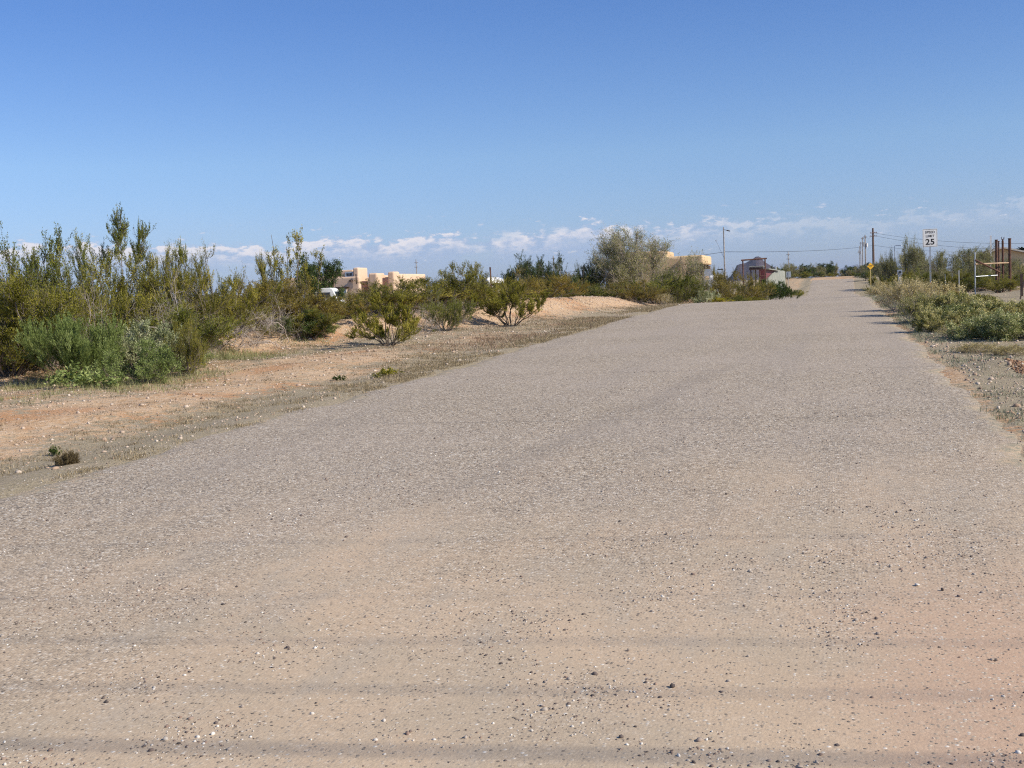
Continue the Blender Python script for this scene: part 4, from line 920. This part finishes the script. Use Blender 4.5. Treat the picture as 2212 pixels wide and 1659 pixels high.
m = MB(); blockpx(m, 840, 858, 920, 591.5, 139); m.build('wall', STUC, e, bevel=.2)
m = MB(); blockpx(m, 770, 842, 843, 598, 137.5); m.build('wall', STUC, e, bevel=.2)
m = MB(); blockpx(m, 610, 704, 705, 599, 137); m.build('wall', STUC, e, bevel=.3)
m = MB(); blockpx(m, 702, 716, 717, 581.5, 133.6); m.build('wall', STUC, e, bevel=.2)
def winpx(e, pl, pr, t_, b_, Yf, pm, fm, fr=.10):
    x0, x1 = colx(pl, Yf), colx(pr, Yf); z1, z0 = zat((pl+pr)/2, t_, Yf), zat((pl+pr)/2, b_, Yf)
    f_ = MB().rng(x0-fr, x1+fr, Yf-.07, Yf+.02, z1, z1+fr).rng(x0-fr, x1+fr, Yf-.07, Yf+.02, z0-fr, z0).rng(x0-fr, x0, Yf-.065, Yf+.02, z0, z1).rng(x1, x1+fr, Yf-.065, Yf+.02, z0, z1).rng((x0+x1)/2-.03, (x0+x1)/2+.03, Yf-.06, Yf+.02, z0, z1).build('window', fm, e)
    MB().rng(x0, x1, Yf-.03, Yf+.01, z0, z1).build('pane', pm, f_); return f_
winpx(e, 749, 761.5, 590, 596, 134, GLASS, BLUEW, .14)
winpx(e, 733, 747, 623.5, 633, 128.5, BLUEW, WHITE, .06)
xa, xb, za = colx(725, 128), colx(751, 128), zat(738, 621.5, 128)
MB().prism([(xa, za+.05), (xa+.25, za-.10), ((xa+xb)/2, za-.16), (xb-.25, za-.10), (xb, za+.05), (xb-.2, za+.12), ((xa+xb)/2, za+.08), (xa+.2, za+.12)], 127.6, 128.5).build('awning', DBROWN, e)
MB().bar((colx(757, 128), 128.5, zat(757, 606, 128)), (colx(757, 128), 127.9, zat(757, 606.8, 128)), .22).build('roof_spout', DBROWN, e)
xp = colx(769.5, 128.3); MB().bar((xp, 128.35, zat(769, 592, 128.3)), (xp, 128.35, zat(769, 614, 128.3)), .10).build('drain_pipe', DBROWN, e)
# ---------------- ochre adobe house with the porch
e = empty('porch_house', (0, 0, 0), label='ochre adobe house with a deep post porch behind the big mesquite', cat='house')
Yf = 86
m = MB(); x0, x1, ya, yb, zt_ = blockpx(m, 1318, 1500, 1501, 556, 88); m.build('wall', STUC2, e, bevel=.2)
yb = 96
m = MB(); m.rng(colx(1372, 89), colx(1440, 89), 89, 94, 2, zat(1400, 543, 89)); m.build('wall', STUC2, e, bevel=.2)
m = MB(); m.rng(colx(1326, 89), colx(1371, 89), 89, 94, 2, zat(1350, 545, 89)); m.build('chimney', simple('brown_masonry', (.16, .105, .08), .9, 0, .25, 2, .5), e, bevel=.1)
xl, xc = colx(1470, Yf), colx(1520, Yf); yr_ = yfor(xc, 1538); zt_, zb = zat(1495, 551.5, Yf), zat(1510, 571, Yf)
m = MB(); m.rng(xl, xc, Yf, yr_, zb, zt_); m.build('porch_roof', STUC2, e, bevel=.12)
xs_ = colx(1503, Yf)
m = MB(); m.rng(xl, xs_, Yf+.01, Yf+1.2, -.3, zb-.002); m.build('wall', STUC2, e)
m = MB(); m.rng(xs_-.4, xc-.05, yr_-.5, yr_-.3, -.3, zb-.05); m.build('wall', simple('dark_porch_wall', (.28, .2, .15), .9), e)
for (xx, yy, ww) in ((xc-.12, Yf+.12, .22), (xc-.12, Yf+(yr_-Yf)*.35, .14), (xc-.12, Yf+(yr_-Yf)*.68, .14), (xc-.55, Yf+.1, .10), (xs_+.12, Yf+.1, .2)):
    MB().rng(xx-ww/2, xx+ww/2, yy-ww/2, yy+ww/2, -.3, zb-.003).build('porch_post', DBROWN, e)
MB().rng(xs_+.45, xs_+1.05, Yf+1.6, Yf+1.66, zb-1.9, zb-.35).build('window', BLUEW, e)
# drum tank, mailbox
x, y, z = spot(1541, 78, 600); e = empty('water_drum', (x, y, z), 0, label='white water drum on a pale stand right of the adobe porch', cat='tank')
zc = float(at(1541, 601, 78)[2])-z
MB().tube([(-.27, 0, zc), (-.22, 0, zc), (.22, 0, zc), (.27, 0, zc)], [.14, .19, .19, .14], 14).build('drum', WHITE, e)
MB().box((0, 0, zc-.26), (.6, .45, .06)).box((-.25, 0, (zc-.29)/2), (.06, .4, zc-.29)).box((.25, 0, (zc-.29)/2), (.06, .4, zc-.29)).build('stand', WHITE, e)
x, y, z = spot(1526, 62, 612); e = empty('mailbox', (x, y, z), .3, label='tan mailbox on a dark wooden post before the adobe porch', cat='mailbox')
zc = float(at(1524, 601, 62)[2])-z
MB().box((0, 0, (zc-.12)/2-.1), (.13, .13, zc-.1)).build('post', DBROWN, e)
MB().prism([(-.11, -.1), (.11, -.1), (.11, .04), (.08, .10), (0, .125), (-.08, .10), (-.11, .04)], -.25, .25).build('box', simple('tan_plastic', (.55, .38, .26), .6), e, loc=(0, 0, zc))
# ---------------- red shed, its fence and the pipe gate frame
Yf = 124
e = empty('red_shed', (0, 0, 0), label='maroon shed with a pale corrugated roof left of the far road', cat='shed')
xa, xb = colx(1640, Yf), colx(1652, Yf); zr = zat(1645, 582, Yf)
MB().rng(xa, xb, Yf, Yf+26, -.8, zr).build('wall', MAROON, e)
m = MB(); x0, x1 = colx(1619, Yf), colx(1651, Yf); za, zb_ = zat(1619, 576.5, Yf-.4), zat(1651, 574.5, Yf-.4)
n_ = 22; pts = []
for k in range(n_*2+1):
    t_ = k/(n_*2); pts.append((x0+(x1-x0)*t_, za+(zb_-za)*t_+(.035 if k % 2 else 0)))
m.prism(pts+[(p[0], p[1]-.06) for p in pts[::-1]], Yf-.6, Yf+2.2)
m.build('awning_roof', CORR, e)
MB().rng(x0+.05, x1-.03, Yf-.55, Yf-.45, za-.34, za-.10).build('fascia', DBROWN, e)
for xx in (x0+.2, x0+(x1-x0)*.45): MB().rng(xx-.06, xx+.06, Yf-.5, Yf-.38, -.8, za-.30).build('awning_post', DBROWN, e)
m = MB(); m.add([(xb-.25, Yf+.3, zr+.02), (xb+.45, Yf+.3, zr-.02), (xb+.45, Yf+26.5, zr-.02), (xb-.25, Yf+26.5, zr+.02), (xb-.25, Yf+.3, zr+.12), (xb+.45, Yf+.3, zr+.08), (xb+.45, Yf+26.5, zr+.08), (xb-.25, Yf+26.5, zr+.12)],
  [(0, 3, 2, 1), (4, 5, 6, 7), (0, 1, 5, 4), (1, 2, 6, 5), (2, 3, 7, 6), (3, 0, 4, 7)]); m.build('roof', CORR, e)
MB().tube([(xb+.1, Yf+22, zr), (xb+.1, Yf+22, zr+.55)], .12, 10).build('vent_pipe', GALV, e)
m = MB(); fx0, fx1 = colx(1656, 122), None
pf = [(1655, 122, 604.5), (1660, 126, 599), (1666, 132, 592), (1672, 139, 587), (1682, 150, 584.5), (1690, 160, 584.5), (1694, 165, 586.5)]
poly = []
for a, b in zip(pf[:-1], pf[1:]):
    for k in range(6):
        t_ = k/6; poly.append(tuple(a[i]*(1-t_)+b[i]*t_ for i in range(3)))
v = []; f = []
for k, (px_, dd_, tp) in enumerate(poly):
    p = at(px_, tp, dd_); q = .16 if k % 2 else -.16
    v += [(p[0]+q, p[1], -1.2), (p[0]+q, p[1], p[2]), (p[0]+q+.02, p[1]+.03, p[2]), (p[0]+q+.02, p[1]+.03, -1.2)]
for k in range(len(poly)-1):
    a, b = k*4, k*4+4
    for i, j in ((0, 1), (1, 2), (2, 3)): f.append((a+i, b+i, b+j, a+j))
o = m.add(v, f).build('metal_fence', CORR); props(o, 'pale corrugated metal fence that steps down beside the red shed', 'fence')
e = empty('pipe_gate_frame', (0, 0, 0), label='dark pipe gate frame with an overhead beam in front of the red shed', cat='gate')
g0, g1 = at(1604.5, 562, 116), at(1652.5, 558.5, 116)
for g in (g0, g1): MB().tube([(g[0], g[1], -1.5), (g[0], g[1], g[2])], .075, 8).build('post', RUST, e)
dv = Vector(g1)-Vector(g0)
MB().tube([Vector(g0)-dv*.07, Vector(g1)+dv*.08], .075, 8).build('beam', RUST, e)
g2 = at(1641, 596, 116); g3 = at(1653, 596, 116)
MB().tube([tuple(g2), tuple(g3)], .05, 6).tube([tuple(at(1640, 604, 116)), tuple(at(1653, 604, 116))], .05, 6).tube([(g2[0], g2[1], -1.2), tuple(at(1641, 585, 116))], .06, 6).build('side_rails', RUST, e)
# small clothes-line like frame behind the windrow
e = empty('clothes_line', (0, 0, 0), label='thin pipe frame standing behind the bushes right of the steel post', cat='frame')
a = at(1106, 590.5, 90); b = at(1146, 588.5, 90)
for g in (a, b): MB().tube([(g[0], g[1], -.3), tuple(g)], .03, 6).build('post', RUST, e)
MB().tube([tuple(a), tuple(b)], .035, 6).build('bar', RUST, e)
# steel post by the windrow
def stake(name, px, pyb, d, top, r, mat, lab, group=None, lean=(0, 0), cat='post', flange=True):
    x, y, z = spot(px, d, pyb); h = float(at(px, top, d)[2])-z
    m = MB().bar((0, 0, -.3), (lean[0], lean[1], h), r*2, r*.6)
    if flange: m.bar((0, r, -.3), (lean[0], lean[1]+r, h-.003), r*.5, r*1.6)
    o = m.build(name, mat); o.location = (x, y, z); return props(o, lab, cat, group)
stake('steel_post', 1062, 640, 42.5, 577, .035, RUST, 'dark steel fence post sticking up from the bushes on the windrow', lean=(-.02, 0))
stake('fence_stake', 2072, 620, 52, 584, .016, WHITE, 'thin pale fence stake right of the speed limit sign, tallest of three', 'thin fence stakes')
stake('fence_stake', 2042, 620, 53, 592, .010, GALV, 'thin grey fence stake nearest the speed limit sign', 'thin fence stakes')
stake('fence_stake', 2057, 620, 54, 590, .010, GALV, 'thin grey fence stake in the middle of three', 'thin fence stakes')
stake('leaning_post', 2199, 634, 38, 594, .05, WOODP, 'leaning brown fence post at the right photo edge', lean=(.24, 0), flange=False)
stake('dark_post', 2207, 622, 40, 592, .045, DBROWN, 'thick dark post behind the leaning one at the right photo edge', flange=False)
# meter box
x, y, z = spot(1944, 62, 612); zc = float(at(1943.5, 588, 62)[2])-z
e = empty('meter_box', (x, y, z), .1, label='grey electric meter box on a pedestal left of the speed limit sign', cat='meter box')
MB().box((0, .03, zc/2-.15), (.16, .12, zc+.2)).build('pedestal', GALV, e)
mb_ = MB().box((0, 0, zc), (.24, .14, .26)).build('box', GALV, e, bevel=.01)
MB().tube([(0, -.11, zc), (0, -.071, zc)], .07, 14).build('meter', GLASS, mb_)
# corral
e = empty('corral_gate', (0, 0, 0), label='corral corner of white post, slanted rail and two level rails at the right', cat='gate')
D = 45.0
p0, p1 = at(2105.9, 545, D), at(2107.8, 632, D)
MB().tube([(p0[0], p0[1], H1(p0[0], p0[1])-.3), tuple(p0)], .024, 10).build('post', GALV, e)
MB().tube([tuple(at(2106.5, 561.5, D)), tuple(at(2160, 588, D+.2))], .035, 8).build('brace', RUST, e)
MB().tube([tuple(at(2107, 570.6, D)), tuple(at(2179, 567.6, D+.9))], .028, 8).build('rail', WOODT, e)
MB().tube([tuple(at(2107.5, 597.4, D)), tuple(at(2155, 594.5, D+.5))], .019, 8).build('rail', GALV, e)
MB().tube([tuple(at(2108, 623, D)), tuple(at(2140, 622.4, D+.3))], .022, 8).build('rail', WOODT, e)
for px_, tp, r, lab in ((2151.4, 518.5, .052, 'rusty pipe post, left one of the thick ones, behind the corral'), (2156.5, 521.5, .026, 'thin rusty pipe post between two thick ones'), (2165, 520.5, .042, 'rusty pipe post with a bracket on its top'), (2180, 515.5, .056, 'rusty pipe post, rightmost and tallest')):
    x, y, z = spot(px_+2, 46.0, 630); h = float(at(px_, tp, 46.0)[2])-z
    e = empty('pipe_post', (x, y, z), 0, label=lab, cat='post', group='rusty pipe posts of the corral')
    MB().tube([(0, 0, -.3), (0, 0, h)], r, 12).build('pipe', RUST, e)
    if 2160 < px_ < 2170: MB().box((0, 0, h+.03), (.05, .05, .08)).bar((-.04, 0, h+.05), (-.05, 0, h+.16), .02).bar((.04, 0, h+.05), (.05, 0, h+.14), .03).build('bracket', RUST, e)
    else: MB().tube([(0, 0, h-.02), (0, 0, h+.012)], r+.012, 12).build('cap', RUST, e)
o = stake('white_mast', 2141, 600, 82, 509, .06, WHITE, 'white mast behind the corral, left of the rusty pipe posts', flange=False)
# house with a gable at right
Yf = 148
e = empty('gable_house', (0, 0, 0), label='tan house with a low gable roof behind the rusty pipe posts', cat='house')
xl, xp_, xr_ = colx(2104, Yf), colx(2167, Yf), colx(2236, Yf); ze, zp = zat(2104, 555, Yf), zat(2167, 535, Yf); ze2 = ze
MB().prism([(xl+.4, -.3), (xr_-.4, -.3), (xr_-.4, ze2+.02), (xp_, zp-.12), (xl+.4, ze+.02)], Yf+.4, Yf+11).build('wall', simple('pale_yellow_wall', (.66, .52, .33), .9, 0, .08, 1), e)
rf = simple('brown_roof', (.26, .19, .15), .9, 0, .15, 2)
MB().prism([(xl, ze-.1), (xp_, zp-.12), (xr_, ze2-.1), (xr_, ze2+.1), (xp_, zp+.08), (xl, ze+.1)], Yf-.3, Yf+11.4).build('roof', rf, e)
MB().prism([(xl-.02, ze-.05), (xp_, zp-.07), (xr_+.02, ze2-.05), (xr_+.02, ze2+.13), (xp_, zp+.11), (xl-.02, ze+.13)], Yf-.36, Yf-.31).build('fascia', simple('cream_fascia', (.62, .55, .45), .7), e)
winpx(e, 2120, 2132, 572, 584, Yf+.4, GLASS, WHITE, .08)
winpx(e, 2192, 2204, 570, 584, Yf+.4, GLASS, WHITE, .08)
# palm
x, y, z = spot(2208, 190, 590); zc = float(at(2207, 541, 190)[2])-z
e = empty('palm_tree', (x, y, z), 0, label='dark palm crown rising behind the gable roof at the right photo edge', cat='tree')
MB().tube([(0, 0, -.3), (.05, 0, zc*.5), (0, 0, zc)], [.28, .2, .17], 10).build('trunk', STEM, e)
m = MB(); rr = random.Random(3)
for k in range(46):
    a = rr.uniform(0, 6.28); el_ = rr.uniform(-.7, 1.3); L = rr.uniform(1.0, 1.5); c_, s_ = math.cos(a), math.sin(a)
    pr_ = []
    for i in range(6):
        t_ = i/5; rho = L*t_*math.cos(el_*(1-.3*t_)); zz = zc+L*t_*math.sin(el_)-.55*t_*t_; wd = .20*math.sin(math.pi*min(1, t_*.85+.12)); pr_.append(((c_*rho, s_*rho, zz), wd))
    v = []; f = []
    for (p, wd) in pr_: v += [(p[0]-s_*wd, p[1]+c_*wd, p[2]-wd*.35), p, (p[0]+s_*wd, p[1]-c_*wd, p[2]-wd*.35)]
    for i in range(5): f += [(i*3, i*3+1, i*3+4, i*3+3), (i*3+1, i*3+2, i*3+5, i*3+4)]
    m.add(v, f)
m.build('crown', simple('palm_frond', (.035, .05, .022), .6), e)
# vehicles half hidden by the bushes
def vehicle(name, lab, cat, x, y, z, rz, L, Wd, H, col, nose, windows, stripe=None):
    e = empty(name, (x, y, z), rz, label=lab, cat=cat)
    z0 = .45
    prof_ = [(-L/2, z0), (L/2-.05, z0), (L/2, z0+.35)]+nose+[(-L/2+.12, H), (-L/2, H-.15)]
    MB().prism(prof_, -Wd/2, Wd/2).build('body', col, e, bevel=.07)
    for (a, b, c, d_) in windows:
        for s in (-1, 1): MB().rng(a, b, s*Wd/2-.012, s*Wd/2+.012, c, d_).build('window', GLASS, e)
    xs0, zs0 = nose[1]; xs1, zs1 = nose[2]
    ws = MB(); ws.add([(xs0+.03, -Wd/2+.15, zs0+.08), (xs0+.03, Wd/2-.15, zs0+.08), (xs1+.03, Wd/2-.18, zs1-.1), (xs1+.03, -Wd/2+.18, zs1-.1), (xs0-.05, -Wd/2+.15, zs0+.06), (xs0-.05, Wd/2-.15, zs0+.06), (xs1-.05, Wd/2-.18, zs1-.12), (xs1-.05, -Wd/2+.18, zs1-.12)], [(0, 1, 2, 3), (4, 7, 6, 5), (0, 4, 5, 1), (1, 5, 6, 2), (2, 6, 7, 3), (3, 7, 4, 0)]); ws.build('windscreen', GLASS, e)
    if stripe: MB().rng(-L/2+.02, stripe[0], -Wd/2-.016, -Wd/2+.01, stripe[1], stripe[2]).build('dark_side_panel', simple('charcoal_panel', (.05, .06, .08), .4), e)
    for a in (-L*.32, L*.34):
        for s in (-1, 1):
            wh = MB().tube([(a, s*(Wd/2-.24), .36), (a, s*(Wd/2-.02), .36)], .36, 20).build('wheel', RUBBER, e)
            MB().tube([(a, s*(Wd/2-.03), .36), (a, s*(Wd/2+.0), .36)], .2, 16).build('rim', GALV, wh)
    for s in (-1, 1): MB().box((L/2-.01, s*(Wd/2-.28), z0+.42), (.05, .26, .16)).build('headlight', WHITE, e)
    return e
x, y, z = spot(695, 118, 640); zt_ = float(at(712, 622, 118)[2])-z
vehicle('white_van', 'white van parked beside the tan house, half hidden by rusty bushes', 'van', x, y, z, rad(8), 4.8, 1.95, zt_, WHITE, [(2.38, 1.25), (1.95, 1.5), (1.45, zt_-.12), (1.2, zt_)], [(-.2, 1.2, 1.75, zt_-.45)])
x, y, z = spot(1028, 96, 620); zt_ = float(at(1030, 601, 96)[2])-z
vehicle('motorhome', 'white motorhome with a dark side panel behind the bushes left of the steel post', 'motorhome', x, y, z, rad(-20), 6.0, 2.2, zt_, WHITE, [(2.98, 1.35), (2.6, 1.6), (2.1, zt_-.2), (1.6, zt_)], [(-.2, .55, zt_-.85, zt_-.35), (.8, 1.6, zt_-.85, zt_-.35)], (-.4, zt_-.9, zt_-.15))
# litter on the verge
x, y = on_ground(1383, 668); rs = np.random.RandomState(2)
V, Q, T = stones(rs, np.array([0., .07, -.06]), np.array([0., .03, .02]), np.array([0.]*3), np.array([.055, .04, .035]), np.array([.9]*3))
o = link('plastic_bag', mesh_np('plastic_bag', V, Q), mat=WHITE); o.location = (x, y, H1(x, y)); props(o, 'crumpled white plastic bag lying on the left verge near the crest', 'litter')

# ------------------------------------------------------------------ hills
def hill_mesh(name, px, d, prof_px, depth, mat, base_py_off=0, seed=1, amp=.06):
    """prof_px: (px, height in px) pairs, a ridge that runs across the view with real depth"""
    c = at(px, 600, d); fw = np.array([c[0], c[1]])/np.hypot(c[0], c[1]); rt = np.array([fw[1], -fw[0]])
    ps = np.array([p[0] for p in prof_px], float); hs = np.array([p[1] for p in prof_px], float)*d/FPX
    U = np.linspace((ps[0]-px)*d/FPX, (ps[-1]-px)*d/FPX, 150); Wv = np.linspace(-depth, depth, 46)
    Ug, Wg = np.meshgrid(U, Wv); s = d/FPX
    base = np.interp(Ug, (ps-px)*s, hs)
    k = np.clip(1-(np.abs(Wg)/depth)**1.4, 0, 1)
    n = (vnoise(Ug+seed*977, Wg, depth*.35)-.5)*1.0+(vnoise(Ug, Wg+seed*311, depth*.12)-.5)*.6+(vnoise(Ug, Wg, depth*.045)-.5)*.3
    Hh = base*k*(1+n*amp*4*(1-k*.6))
    Xw = c[0]+rt[0]*Ug+fw[0]*Wg; Yw = c[1]+rt[1]*Ug+fw[1]*Wg
    o = link(name, grid_mesh(name, Xw, Yw, Hh-2.0), mat=mat); return props(o, kind='structure')
HM = simple('hill_rock', (.055, .034, .036), .95, 0, .25, .02, 0)
hill_mesh('hill', 1637, 3400, [(1560, 0), (1585, 24), (1593, 40), (1606, 43), (1614, 45), (1622, 50), (1630, 55), (1634, 58), (1640, 58), (1645, 55), (1652, 46), (1660, 40), (1667, 35), (1676, 32), (1700, 16), (1730, 0)], 110, HM, amp=.05)
MM = simple('mountain_rock', (.13, .115, .11), .95, 0, .2, .003, 0)
rs = np.random.RandomState(6); pr_ = [(q, max(2, 9+6*math.sin(q*.011)+6*math.sin(q*.037+1)+rs.normal(0, 2.2)+(14 if 1690 < q < 1850 else 0))) for q in range(-400, 2620, 22)]
pr_[0] = (-400, 0); pr_[-1] = (2610, 0)
hill_mesh('mountain', 1200, 15500, pr_, 1100, MM, seed=4, amp=.05)

# ------------------------------------------------------------------ haze
hz = MB().rng(-21000, 21000, -500, 19000, -20, 200).build('haze', None); props(hz, kind='stuff')
hm = bpy.data.materials.new('haze_air'); hm.use_nodes = True; t = NT(hm.node_tree); t.n.remove(t.n['Principled BSDF'])
pv = t.new('ShaderNodeVolumePrincipled'); pv.inputs['Color'].default_value = (.62, .76, 1.0, 1); pv.inputs['Density'].default_value = 5e-5; pv.inputs['Anisotropy'].default_value = 0.1
t.l.new(pv.outputs[0], t.n['Material Output'].inputs['Volume']); hz.data.materials.clear(); hz.data.materials.append(hm)
